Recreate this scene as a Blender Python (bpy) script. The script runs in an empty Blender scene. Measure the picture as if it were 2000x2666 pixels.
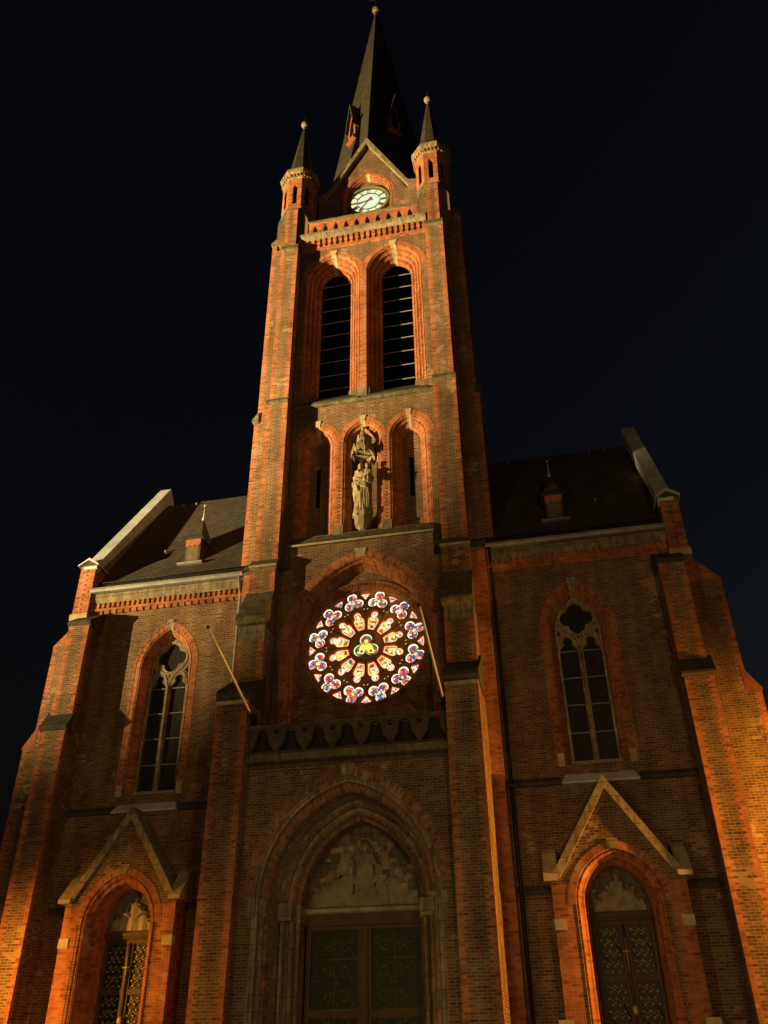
import bpy, bmesh, math, random
from mathutils import Vector, Matrix, noise
from mathutils.geometry import tessellate_polygon

random.seed(7)
scene = bpy.context.scene
COL = scene.collection
PI = math.pi
R = math.radians

# ------------------------------------------------------------------ camera
cam_d = bpy.data.cameras.new('camera')
cam = bpy.data.objects.new('camera', cam_d)
COL.objects.link(cam)
CX, CY, CZ = 6.4448, -27.5397, 1.6
rt = Vector((.9786, .2056, -.0120)); up = Vector((.1212, -.5278, .8407)); fw = Vector((-.1665, .8241, .5414))
m = Matrix(((rt.x, up.x, -fw.x, CX), (rt.y, up.y, -fw.y, CY), (rt.z, up.z, -fw.z, CZ), (0, 0, 0, 1)))
cam.matrix_world = m
cam_d.sensor_fit = 'VERTICAL'
cam_d.sensor_height = 36.0
cam_d.lens = 36.0 * 2175.35 / 2666.0
cam_d.clip_end = 2000
scene.camera = cam

# ------------------------------------------------------------------ night sky
w = bpy.data.worlds.new('World'); scene.world = w; w.use_nodes = True
nt = w.node_tree; nt.nodes.clear()
wo = nt.nodes.new('ShaderNodeOutputWorld'); bg = nt.nodes.new('ShaderNodeBackground')
sky = nt.nodes.new('ShaderNodeTexSky'); sky.sky_type = 'NISHITA'; sky.sun_disc = False
sky.sun_elevation = R(-4); sky.sun_rotation = R(70); sky.altitude = 50
bg.inputs['Strength'].default_value = .18
nt.links.new(sky.outputs[0], bg.inputs['Color']); nt.links.new(bg.outputs[0], wo.inputs[0])

# ------------------------------------------------------------------ lamps of the square
def lamp(kind, name, loc, energy, color, radius=.2, target=None, size=None, blend=.5):
    d = bpy.data.lights.new(name, kind); d.energy = energy; d.color = color
    d.shadow_soft_size = radius
    o = bpy.data.objects.new(name, d); COL.objects.link(o); o.location = loc
    if target is not None:
        o.rotation_euler = (Vector(target) - Vector(loc)).to_track_quat('-Z', 'Y').to_euler()
    if size: d.spot_size = R(size); d.spot_blend = blend
    return o
FLOOD = (1.0, .69, .27)
SODIUM = (1.0, .41, .04)
# floodlight on the far side of the square, aimed at the tower
lamp('SPOT', 'floodlight', (-55, -31, 2.5), 1150000, FLOOD, .35, (-5, 0, 41), 41.5, 1.0)
lamp('SPOT', 'floodlight', (-55.4, -31.2, 2.4), 430000, FLOOD, .35, (-11.5, .5, 18.5), 19, 1.0)
# hooded sodium street lamps either side of the front, and two lamps of the square behind the viewer
lamp('SPOT', 'street_light', (20.0, -2.4, 7.2), 28000, SODIUM, .18, (8, -.8, 4.2), 112, 1.0)
lamp('SPOT', 'street_light', (-15.5, -7.5, 4.6), 11000, SODIUM, .18, (-9, -.8, .7), 82, 1.0)
lamp('POINT', 'square_light', (14, -32, 6.5), 4600, (1, .58, .19), .5)
lamp('POINT', 'square_light', (-8, -36, 6.5), 3500, (1, .58, .19), .5)
lamp('POINT', 'portal_fill_light', (3.5, -13, 2.2), 400, (.95, 1, .48), .3)  # unseen fill added for the greenish tint on the portal carving

vs = scene.view_settings
vs.view_transform = 'Standard'; vs.look = 'None'; vs.exposure = 0; vs.gamma = 1
scene.render.film_transparent = False
try:
    scene.cycles.max_bounces = 5; scene.cycles.diffuse_bounces = 3; scene.cycles.use_denoising = True
except Exception: pass

# ------------------------------------------------------------------ materials
class NG:
    def __init__(s, name):
        s.m = bpy.data.materials.new(name); s.m.use_nodes = True
        s.t = s.m.node_tree; s.t.nodes.clear()
        s.out = s.n('ShaderNodeOutputMaterial')
    def n(s, typ, **kw):
        x = s.t.nodes.new(typ)
        for k, v in kw.items():
            if k.startswith('i_'): x.inputs[k[2:].replace('_', ' ')].default_value = v
            else: setattr(x, k, v)
        return x
    def l(s, a, b): s.t.links.new(a, b)
    def math(s, op, a, b=None, c=None):
        x = s.n('ShaderNodeMath', operation=op)
        for i, v in enumerate((a, b, c)):
            if v is None: continue
            if isinstance(v, (int, float)): x.inputs[i].default_value = v
            else: s.l(v, x.inputs[i])
        return x.outputs[0]
    def mix(s, f, a, b, blend='MIX'):
        x = s.n('ShaderNodeMix', data_type='RGBA', blend_type=blend)
        for i, v in ((0, f), (6, a), (7, b)):
            if isinstance(v, (int, float)): x.inputs[i].default_value = v
            elif isinstance(v, tuple): x.inputs[i].default_value = v if len(v) == 4 else (*v, 1)
            else: s.l(v, x.inputs[i])
        return x.outputs[2]
    def noise(s, vec, scale, detail=4, rough=.55):
        x = s.n('ShaderNodeTexNoise'); x.inputs['Scale'].default_value = scale; x.inputs['Detail'].default_value = detail
        x.inputs['Roughness'].default_value = rough
        if vec is not None: s.l(vec, x.inputs['Vector'])
        return x.outputs['Fac']
    def ramp(s, f, stops, interp='LINEAR'):
        x = s.n('ShaderNodeValToRGB'); x.color_ramp.interpolation = interp
        e = x.color_ramp.elements
        while len(e) < len(stops): e.new(.5)
        for q, (p, c) in zip(e, stops): q.position = p; q.color = c if len(c) == 4 else (*c, 1)
        s.l(f, x.inputs[0]); return x.outputs[0]
    def bsdf(s, col, rough=.85, metal=0., bump=None, bstr=.3, bdist=.01, emit=None, estr=0, spec=.3):
        b = s.n('ShaderNodeBsdfPrincipled')
        if isinstance(col, tuple): b.inputs['Base Color'].default_value = (*col, 1)
        else: s.l(col, b.inputs['Base Color'])
        if isinstance(rough, (int, float)): b.inputs['Roughness'].default_value = rough
        else: s.l(rough, b.inputs['Roughness'])
        b.inputs['Metallic'].default_value = metal
        b.inputs['Specular IOR Level'].default_value = spec
        if bump is not None:
            q = s.n('ShaderNodeBump'); q.inputs['Strength'].default_value = bstr; q.inputs['Distance'].default_value = bdist
            s.l(bump, q.inputs['Height']); s.l(q.outputs[0], b.inputs['Normal'])
        if emit is not None:
            if isinstance(emit, tuple): b.inputs['Emission Color'].default_value = (*emit, 1)
            else: s.l(emit, b.inputs['Emission Color'])
            b.inputs['Emission Strength'].default_value = estr
        s.l(b.outputs[0], s.out.inputs[0]); return s.m

def brick_mat(name='brick', red1=(.27, .092, .044), red2=(.37, .136, .067)):
    g = NG(name)
    uv = g.n('ShaderNodeUVMap', uv_map='UVMap').outputs[0]
    ed = g.n('ShaderNodeUVMap', uv_map='edge').outputs[0]
    geo = g.n('ShaderNodeNewGeometry').outputs['Position']
    jit = g.noise(geo, 3.0, 2)
    def bricks(c1, c2, mo, bias, mort=.011):
        b = g.n('ShaderNodeTexBrick'); b.offset = .5; b.squash = 1; b.offset_frequency = 2
        for k, v in (('Scale', 1), ('Mortar Size', mort), ('Mortar Smooth', .15), ('Bias', bias), ('Brick Width', .255), ('Row Height', .083)):
            b.inputs[k].default_value = v
        b.inputs['Color1'].default_value = (*c1, 1); b.inputs['Color2'].default_value = (*c2, 1); b.inputs['Mortar'].default_value = (*mo, 1)
        g.l(uv, b.inputs['Vector']); return b
    # per brick random value: white noise on the brick cell
    sp = g.n('ShaderNodeSeparateXYZ'); g.l(uv, sp.inputs[0])
    row = g.math('FLOOR', g.math('DIVIDE', sp.outputs[1], .083))
    half = g.math('MULTIPLY', g.math('MODULO', g.math('ABSOLUTE', row), 2), .5)
    colm = g.math('FLOOR', g.math('ADD', g.math('DIVIDE', sp.outputs[0], .255), half))
    cv = g.n('ShaderNodeCombineXYZ'); g.l(row, cv.inputs[0]); g.l(colm, cv.inputs[1])
    wn = g.n('ShaderNodeTexWhiteNoise', noise_dimensions='2D'); g.l(cv.outputs[0], wn.inputs['Vector']); rnd = wn.outputs['Value']
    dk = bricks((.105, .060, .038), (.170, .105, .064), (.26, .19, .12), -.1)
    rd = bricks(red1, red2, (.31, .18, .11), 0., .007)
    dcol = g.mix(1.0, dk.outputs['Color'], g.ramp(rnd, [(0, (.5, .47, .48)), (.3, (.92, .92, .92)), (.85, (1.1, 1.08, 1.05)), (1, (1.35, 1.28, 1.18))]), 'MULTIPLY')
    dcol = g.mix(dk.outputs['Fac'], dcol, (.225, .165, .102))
    rcol = g.mix(1.0, rd.outputs['Color'], g.ramp(rnd, [(0, (.55, .5, .5)), (.25, (.9, .9, .9)), (1, (1.15, 1.15, 1.15))]), 'MULTIPLY')
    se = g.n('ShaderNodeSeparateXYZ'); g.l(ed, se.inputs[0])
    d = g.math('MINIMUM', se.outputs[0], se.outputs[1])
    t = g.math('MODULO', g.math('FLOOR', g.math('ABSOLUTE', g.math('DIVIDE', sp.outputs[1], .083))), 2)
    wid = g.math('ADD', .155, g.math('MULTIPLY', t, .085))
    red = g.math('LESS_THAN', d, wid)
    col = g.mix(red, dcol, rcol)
    # weather: broad stains and pale lime blotches
    st = g.ramp(g.noise(geo, .55, 5, .6), [(.3, (.72, .70, .66)), (.62, (1.12, 1.1, 1.08))])
    col = g.mix(1.0, col, st, 'MULTIPLY')
    sv = g.n('ShaderNodeVectorMath', operation='MULTIPLY'); g.l(geo, sv.inputs[0]); sv.inputs[1].default_value = (1.6, 1.6, .25)
    st2 = g.ramp(g.noise(sv.outputs[0], 1.3, 4), [(.36, (.62, .60, .57)), (.64, (1.12, 1.12, 1.12))])
    col = g.mix(.8, col, st2, 'MULTIPLY')
    bl = g.math('MULTIPLY', g.math('GREATER_THAN', g.noise(geo, .8, 3), .64), g.math('GREATER_THAN', rnd, .45))
    col = g.mix(g.math('MULTIPLY', bl, .30), col, (.40, .31, .21))
    hb = g.math('ADD', g.math('SUBTRACT', 1, dk.outputs['Fac']), g.math('MULTIPLY', jit, .5))
    return g.bsdf(col, .9, bump=hb, bstr=.6, bdist=.012, spec=.2)

def simple(name, c1, c2, scale=3, rough=.8, metal=0, bstr=.25, bdist=.01, detail=6, spec=.3, stain=True, joint=None):
    g = NG(name)
    geo = g.n('ShaderNodeNewGeometry').outputs['Position']
    f = g.noise(geo, scale, detail, .6)
    col = g.ramp(f, [(.3, c1), (.7, c2)])
    if stain:
        col = g.mix(.7, col, g.ramp(g.noise(geo, .9, 4), [(.35, (.68, .67, .62)), (.65, (1.1, 1.1, 1.1))]), 'MULTIPLY')
    if joint:
        b = g.n('ShaderNodeTexBrick'); g.l(g.n('ShaderNodeUVMap', uv_map='UVMap').outputs[0], b.inputs['Vector'])
        for k, v in (('Scale', 1), ('Mortar Size', .012), ('Mortar Smooth', .3), ('Bias', 0), ('Brick Width', joint[0]), ('Row Height', joint[1])): b.inputs[k].default_value = v
        b.inputs['Color1'].default_value = (1.12, 1.1, 1.08, 1); b.inputs['Color2'].default_value = (.78, .78, .78, 1); b.inputs['Mortar'].default_value = (.4, .38, .35, 1)
        col = g.mix(1.0, col, b.outputs['Color'], 'MULTIPLY')
        sv = g.n('ShaderNodeVectorMath', operation='MULTIPLY'); g.l(geo, sv.inputs[0]); sv.inputs[1].default_value = (5, 5, .8)
        col = g.mix(.75, col, g.ramp(g.noise(sv.outputs[0], 1.5, 5, .65), [(.38, (.45, .44, .42)), (.58, (1.1, 1.1, 1.1))]), 'MULTIPLY')
    return g.bsdf(col, rough, metal, bump=g.noise(geo, scale * 6, 3), bstr=bstr, bdist=bdist, spec=spec)

M = {}
M['brick'] = brick_mat()
M['brick_dull'] = brick_mat('wash_dulled_brick', (.17, .088, .05), (.24, .135, .08))  # portal brick: the yellowish wash is put into its duller red
M['stone'] = simple('sandstone', (.26, .21, .13), (.44, .365, .24), 4)
M['mossy2'] = simple('carved_stone', (.20, .165, .11), (.34, .285, .195), 4, .9)
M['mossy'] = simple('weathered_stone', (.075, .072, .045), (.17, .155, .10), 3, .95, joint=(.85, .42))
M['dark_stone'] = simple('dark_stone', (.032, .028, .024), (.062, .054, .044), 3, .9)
M['zinc'] = simple('pale_coping', (.33, .36, .43), (.47, .51, .60), 2.5, .55)
M['stone3'] = simple('grey_sandstone', (.19, .155, .10), (.34, .28, .185), 4, joint=(.85, .42))
M['stone2'] = simple('stained_sandstone', (.13, .11, .075), (.26, .215, .145), 4, joint=(.85, .42))
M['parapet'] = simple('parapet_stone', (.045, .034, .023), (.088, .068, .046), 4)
M['statue'] = simple('statue_stone', (.19, .155, .095), (.36, .30, .19), 5, .9, bstr=.4)
M['iron'] = simple('dark_iron', (.015, .015, .015), (.03, .03, .03), 8, .5, .6, stain=False)
M['gutter'] = simple('gutter_zinc', (.16, .16, .17), (.25, .25, .26), 5, .5, .3)
M['wood'] = simple('door_wood', (.035, .02, .010), (.075, .042, .02), 6, .6)
M['frame'] = simple('door_frame_wood', (.06, .034, .016), (.11, .062, .028), 6, .6)
M['gold'] = simple('gilt_ironwork', (.20, .17, .06), (.36, .30, .10), 9, .45, .3, stain=False)
M['greenmetal'] = simple('green_ironwork', (.10, .14, .08), (.16, .21, .12), 9, .5, .2, stain=False)
M['ballmetal'] = simple('gilded_ball', (.11, .09, .035), (.19, .15, .06), 6, .5, .3, stain=False)
M['greyball'] = simple('stone_ball', (.10, .095, .075), (.17, .16, .125), 6, .7, stain=False)
M['pole'] = simple('flagpole_paint', (.42, .38, .31), (.58, .53, .45), 9, .35, 0, spec=.5)
M['void'] = simple('dark_interior', (.004, .004, .005), (.007, .006, .006), 2, 1, stain=False, spec=0)
M['louver'] = simple('louver_wood', (.020, .018, .017), (.04, .036, .033), 5, .8)
M['lead'] = simple('louver_lead_edge', (.13, .125, .12), (.21, .205, .20), 5, .5)
M['dormer_wood'] = simple('dormer_wood', (.045, .026, .018), (.08, .046, .03), 5, .8)
M['shutter'] = simple('dormer_shutter', (.075, .058, .042), (.115, .09, .066), 5, .8)
M['copper'] = simple('lucarne_wood', (.20, .062, .034), (.28, .095, .052), 5, .8)
def slate_mat(name, c1, c2):
    g = NG(name)
    uv = g.n('ShaderNodeUVMap', uv_map='UVMap').outputs[0]
    geo = g.n('ShaderNodeNewGeometry').outputs['Position']
    b = g.n('ShaderNodeTexBrick')
    for k, v in (('Scale', 1), ('Mortar Size', .012), ('Mortar Smooth', .2), ('Bias', 0), ('Brick Width', .26), ('Row Height', .19)): b.inputs[k].default_value = v
    b.inputs['Color1'].default_value = (*c1, 1); b.inputs['Color2'].default_value = (*c2, 1); b.inputs['Mortar'].default_value = (c1[0]*.4, c1[1]*.4, c1[2]*.4, 1)
    g.l(uv, b.inputs['Vector'])
    col = g.mix(.8, b.outputs['Color'], g.ramp(g.noise(geo, .8, 5), [(.3, (.7, .7, .68)), (.7, (1.2, 1.2, 1.15))]), 'MULTIPLY')
    return g.bsdf(col, .65, bump=b.outputs['Fac'], bstr=-.5, bdist=.02, spec=.35)
M['slate'] = slate_mat('slate', (.038, .034, .031), (.068, .060, .052))
M['spire_slate'] = slate_mat('spire_slate', (.022, .020, .015), (.042, .038, .028))
def glass_mat(name, base, cw=.13, ch=.19):
    g = NG(name)
    uv = g.n('ShaderNodeUVMap', uv_map='UVMap').outputs[0]
    b = g.n('ShaderNodeTexBrick'); b.offset = 0
    for k, v in (('Scale', 1), ('Mortar Size', .006), ('Mortar Smooth', .1), ('Bias', 0), ('Brick Width', cw), ('Row Height', ch)): b.inputs[k].default_value = v
    b.inputs['Color1'].default_value = (*base, 1); b.inputs['Color2'].default_value = (base[0]*1.7, base[1]*1.7, base[2]*1.7, 1); b.inputs['Mortar'].default_value = (.022, .021, .02, 1)
    g.l(uv, b.inputs['Vector'])
    geo = g.n('ShaderNodeNewGeometry').outputs['Position']
    return g.bsdf(b.outputs['Color'], .45, bump=g.noise(geo, 6, 3), bstr=.25, bdist=.02, spec=.22)
M['glass'] = glass_mat('dark_leaded_glass', (.010, .010, .010))
M['doorglass'] = glass_mat('dark_door_glass', (.006, .007, .006), .22, .3)
def emis(name, col, st):
    g = NG(name); e = g.n('ShaderNodeEmission'); e.inputs['Color'].default_value = (*col, 1); e.inputs['Strength'].default_value = st
    g.l(e.outputs[0], g.out.inputs[0]); return g.m
M['clockglow'] = emis('lit_clock_glass', (1.0, .93, .52), 1.02)
M['clockglow2'] = emis('lit_clock_centre', (.86, 1.0, .68), .98)
M['clockdark'] = simple('clock_black', (.022, .022, .012), (.035, .034, .02), 4, .6, stain=False)
M['clockring'] = simple('clock_ring', (.10, .11, .07), (.16, .17, .10), 4, .6, stain=False)
M['hand'] = simple('clock_hand', (.13, .065, .05), (.17, .09, .065), 4, .6, stain=False)
def stained(name, stops, scale, st):
    """lit stained glass: leaded cells, one colour each"""
    g = NG(name)
    uv = g.n('ShaderNodeUVMap', uv_map='UVMap').outputs[0]
    oi = g.n('ShaderNodeObjectInfo').outputs['Random']
    mp = g.n('ShaderNodeVectorMath', operation='ADD'); g.l(uv, mp.inputs[0])
    cb = g.n('ShaderNodeCombineXYZ'); g.l(g.math('MULTIPLY', oi, 37.0), cb.inputs[0]); g.l(g.math('MULTIPLY', oi, 11.0), cb.inputs[1])
    g.l(cb.outputs[0], mp.inputs[1])
    v = g.n('ShaderNodeTexVoronoi'); v.inputs['Scale'].default_value = scale; g.l(mp.outputs[0], v.inputs['Vector'])
    sx = g.n('ShaderNodeSeparateColor'); g.l(v.outputs['Color'], sx.inputs[0])
    col = g.ramp(sx.outputs[0], stops, 'CONSTANT')
    v2 = g.n('ShaderNodeTexVoronoi', feature='DISTANCE_TO_EDGE'); v2.inputs['Scale'].default_value = scale; g.l(mp.outputs[0], v2.inputs['Vector'])
    lead = g.math('GREATER_THAN', v2.outputs['Distance'], .05)
    e = g.n('ShaderNodeEmission'); g.l(col, e.inputs['Color'])
    e.inputs['Strength'].default_value = st
    d = g.n('ShaderNodeBsdfDiffuse'); d.inputs['Color'].default_value = (.02, .02, .02, 1)
    mx = g.n('ShaderNodeMixShader'); g.l(lead, mx.inputs[0]); g.l(d.outputs[0], mx.inputs[1]); g.l(e.outputs[0], mx.inputs[2])
    g.l(mx.outputs[0], g.out.inputs[0]); return g.m
M['sg_blue'] = stained('stained_glass_blue', [(0, (.07, .10, .30)), (.13, (.9, .13, .07)), (.36, (.16, .24, .28)), (.48, (.42, .58, .66)), (.58, (.10, .12, .36)), (.66, (.85, .36, .28)), (.80, (1, .86, .60))], 11, 1.3)
M['sg_teal'] = stained('stained_glass_teal', [(0, (.07, .15, .20)), (.35, (.85, .12, .08)), (.58, (.12, .24, .28)), (.8, (.10, .13, .34))], 10, 1.0)
M['sg_gold'] = stained('stained_glass_gold', [(0, (1, .72, .12)), (.3, (.55, .85, .9)), (.48, (1, .85, .45)), (.66, (.10, .20, .28)), (.8, (1, .95, .8))], 13, 1.25)
M['sg_red'] = stained('stained_glass_red', [(0, (.85, .16, .06)), (.3, (.55, .70, .95)), (.45, (1, .42, .12)), (.62, (.10, .12, .35)), (.78, (1, .62, .45)), (.9, (.35, .04, .03))], 13, 1.1)
M['sg_head'] = stained('stained_glass_pale', [(0, (1, .9, .8)), (.35, (.95, .65, .55)), (.55, (.2, .15, .45)), (.7, (1, .95, .9)), (.88, (.9, .25, .1))], 13, 1.3)
M['sg_yellow'] = emis('stained_glass_yellow', (1, .78, .10), 1.25)
M['sg_cream'] = emis('stained_glass_cream', (1, .86, .52), 2.0)
M['sg_orange'] = emis('stained_glass_orange', (1, .36, .08), 2.2)
M['sg_navy'] = emis('stained_glass_navy', (.03, .07, .16), 1.0)
M['sg_lime'] = emis('stained_glass_lime', (.92, .95, .28), 1.35)
M['sg_redflat'] = emis('stained_glass_crimson', (.55, .06, .02), .8)
M['sg_dot'] = emis('stained_glass_dot', (1, .80, .35), .75)
M['tracery'] = simple('rose_tracery_stone', (.28, .125, .066), (.40, .19, .10), 5, .85)  # red-brown: glare of the lit panes put into the stone colour
M['ground'] = simple('paving', (.10, .095, .09), (.17, .16, .15), 1.2, .85)

# ------------------------------------------------------------------ mesh builder
class MB:
    def __init__(s, sx=1, mat='brick', off=(0, 0, 0)):
        s.v = []; s.f = []; s.fm = []; s.uv = []; s.ed = []; s.mats = []; s.sx = sx; s.cur = mat; s.off = off; s.sm = []
        s.T = None
    def mi(s, k):
        if k not in s.mats: s.mats.append(k)
        return s.mats.index(k)
    def P(s, p):
        p = Vector((p[0], p[1], p[2]))
        if s.T is not None: p = s.T @ p
        return (s.sx * p.x + s.off[0], p.y + s.off[1], p.z + s.off[2])
    def face(s, pts, mat=None, uv=None, ed=None, smooth=False):
        n0 = len(s.v); pts = [s.P(p) for p in pts]
        s.v += pts; s.f.append(list(range(n0, n0 + len(pts)))); s.fm.append(s.mi(mat or s.cur)); s.sm.append(smooth)
        if uv is None:
            a = Vector(pts[0]); nrm = Vector((0, 0, 0))
            for i in range(1, len(pts) - 1): nrm += (Vector(pts[i]) - a).cross(Vector(pts[i + 1]) - a)
            if nrm.length < 1e-12: nrm = Vector((0, 1, 0))
            nrm.normalize()
            if abs(nrm.z) > .97: uv = [(p[0], p[1]) for p in pts]
            else:
                t = Vector((-nrm.y, nrm.x, 0)).normalized()
                if (abs(t.x) > .5 and t.x < 0) or (abs(t.x) <= .5 and t.y < 0): t = -t
                bt = nrm.cross(t)
                if bt.z < 0: bt = -bt
                uv = [(Vector(p).dot(t), Vector(p).dot(bt) if abs(nrm.z) > .05 else p[2]) for p in pts]
        s.uv.append(uv)
        s.ed.append(ed if isinstance(ed, list) else [ed or (9, 9)] * len(pts))
    def box(s, x0, x1, y0, y1, z0, z1, mat=None, quoin='', red=False, skip=''):
        """quoin: letters of faces with red quoins (f front, l, r)"""
        e0 = (0, 0) if red else None
        def q(k, w, pts):
            if k in skip: return
            ed = e0
            if k in quoin and not red: ed = [(0, w), (w, 0), (w, 0), (0, w)]
            s.face(pts, mat, ed=ed)
        q('f', x1 - x0, [(x0, y0, z0), (x1, y0, z0), (x1, y0, z1), (x0, y0, z1)])
        q('k', x1 - x0, [(x1, y1, z0), (x0, y1, z0), (x0, y1, z1), (x1, y1, z1)])
        q('l', y1 - y0, [(x0, y1, z0), (x0, y0, z0), (x0, y0, z1), (x0, y1, z1)])
        q('r', y1 - y0, [(x1, y0, z0), (x1, y1, z0), (x1, y1, z1), (x1, y0, z1)])
        if 't' not in skip: s.face([(x0, y0, z1), (x1, y0, z1), (x1, y1, z1), (x0, y1, z1)], mat, ed=e0)
        if 'b' not in skip: s.face([(x0, y1, z0), (x1, y1, z0), (x1, y0, z0), (x0, y0, z0)], mat, ed=e0)
    def exx(s, prof, x0, x1, mat=None, red=False):
        """extrude a (y, z) profile along x"""
        e0 = (0, 0) if red else None; n = len(prof)
        for i in range(n):
            a, b = prof[i], prof[(i + 1) % n]
            s.face([(x0, *a), (x1, *a), (x1, *b), (x0, *b)], mat, ed=e0)
        s.face([(x0, *p) for p in prof], mat, ed=e0); s.face([(x1, *p) for p in reversed(prof)], mat, ed=e0)
    def exy(s, prof, y0, y1, mat=None, red=False):
        """extrude an (x, z) profile along y"""
        e0 = (0, 0) if red else None; n = len(prof)
        for i in range(n):
            a, b = prof[i], prof[(i + 1) % n]
            s.face([(a[0], y0, a[1]), (b[0], y0, b[1]), (b[0], y1, b[1]), (a[0], y1, a[1])], mat, ed=e0)
        s.tess([prof], y0, mat, e0); s.tess([prof], y1, mat, e0)
    def tess(s, loops, y, mat=None, ed=None, uvf=None):
        flat = [p for l in loops for p in l]
        tri = tessellate_polygon([[Vector((p[0], p[1], 0)) for p in l] for l in loops])
        for t in tri:
            pts = [(flat[i][0], y, flat[i][1]) for i in t]
            s.face(pts, mat, ed=ed, uv=[uvf(flat[i]) for i in t] if uvf else None)
    def plate(s, outer, holes, y, y1=None, mat=None, red=False):
        """wall sheet at depth y with holes; with y1 also a back and all reveals"""
        e0 = (0, 0) if red else None
        s.tess([outer] + holes, y, mat, e0)
        if y1 is not None:
            s.tess([outer] + holes, y1, mat, e0)
            for l in [outer] + holes:
                for i in range(len(l)):
                    a, b = l[i], l[(i + 1) % len(l)]
                    s.face([(a[0], y, a[1]), (b[0], y, b[1]), (b[0], y1, b[1]), (a[0], y1, a[1])], mat, ed=e0)
    def loft(s, rings, mat=None, cap=True, smooth=True, red=False):
        e0 = (0, 0) if red else None; n = len(rings[0])
        for a, b in zip(rings[:-1], rings[1:]):
            for i in range(n):
                j = (i + 1) % n; s.face([a[i], a[j], b[j], b[i]], mat, smooth=smooth, ed=e0)
        if cap:
            s.face(list(reversed(rings[0])), mat, ed=e0); s.face(rings[-1], mat, ed=e0)
    def lathe(s, prof, c, n=12, mat=None, smooth=True, rot=0., red=False):
        """prof: (radius, z) from bottom up about a vertical axis at c"""
        rings = [[(c[0] + r * math.cos(rot + 2 * PI * i / n), c[1] + r * math.sin(rot + 2 * PI * i / n), z) for i in range(n)] for r, z in prof]
        s.loft(rings, mat, True, smooth, red)
    def tube(s, pts, rad, n=8, mat=None, closed=False, smooth=True):
        pts = [Vector(p) for p in pts]; N = len(pts); rings = []
        ref = Vector((0, 0, 1))
        for i in range(N):
            if closed: d = pts[(i + 1) % N] - pts[i - 1]
            else: d = pts[min(i + 1, N - 1)] - pts[max(i - 1, 0)]
            d.normalize()
            rf = ref if abs(d.dot(ref)) < .95 else Vector((1, 0, 0))
            a = d.cross(rf).normalized(); b = a.cross(d)
            r = rad[i] if isinstance(rad, (list, tuple)) else rad
            rings.append([tuple(pts[i] + a * (r * math.cos(2 * PI * k / n)) + b * (r * math.sin(2 * PI * k / n))) for k in range(n)])
        if closed: rings.append(rings[0])
        s.loft(rings, mat, not closed, smooth)
    def ball(s, c, r, mat=None, n=12, sc=(1, 1, 1), T=None):
        rings = []
        for j in range(1, n // 2 + 1):
            ph = -PI / 2 + PI * j / (n // 2 + 1)
            rg = []
            for i in range(n):
                a = 2 * PI * i / n
                p = Vector((r * math.cos(ph) * math.cos(a) * sc[0], r * math.cos(ph) * math.sin(a) * sc[1], r * math.sin(ph) * sc[2]))
                if T is not None: p = T @ p
                rg.append(tuple(Vector(c) + p))
            rings.append(rg)
        s.loft(rings, mat, True, True)
    def build(s, name, parent=None, remesh=None):
        me = bpy.data.meshes.new(name)
        bm = bmesh.new(); l1 = bm.loops.layers.uv.new('UVMap'); l2 = bm.loops.layers.uv.new('edge')
        vv = [bm.verts.new(p) for p in s.v]
        for f, mi, uv, ed, sm in zip(s.f, s.fm, s.uv, s.ed, s.sm):
            try: bf = bm.faces.new([vv[i] for i in f])
            except ValueError: continue
            bf.material_index = mi; bf.smooth = sm
            for lp, a, b in zip(bf.loops, uv, ed): lp[l1].uv = a; lp[l2].uv = b
        bmesh.ops.remove_doubles(bm, verts=bm.verts, dist=.0004)
        bmesh.ops.recalc_face_normals(bm, faces=bm.faces)
        bm.to_mesh(me); bm.free()
        for k in s.mats: me.materials.append(M[k])
        o = bpy.data.objects.new(name, me); COL.objects.link(o)
        if parent is not None: o.parent = parent
        if remesh:
            r = o.modifiers.new('remesh', 'REMESH'); r.mode = 'VOXEL'; r.voxel_size = remesh; r.use_smooth_shade = True
            q = o.modifiers.new('smooth', 'SMOOTH'); q.iterations = 2; q.factor = .5
        return o

def tag(o, label=None, cat=None, group=None, kind=None):
    for k, v in (('label', label), ('category', cat), ('group', group), ('kind', kind)):
        if v: o[k] = v
    return o
def empty(name, loc=(0, 0, 0)):
    o = bpy.data.objects.new(name, None); COL.objects.link(o); o.location = loc; return o

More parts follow.
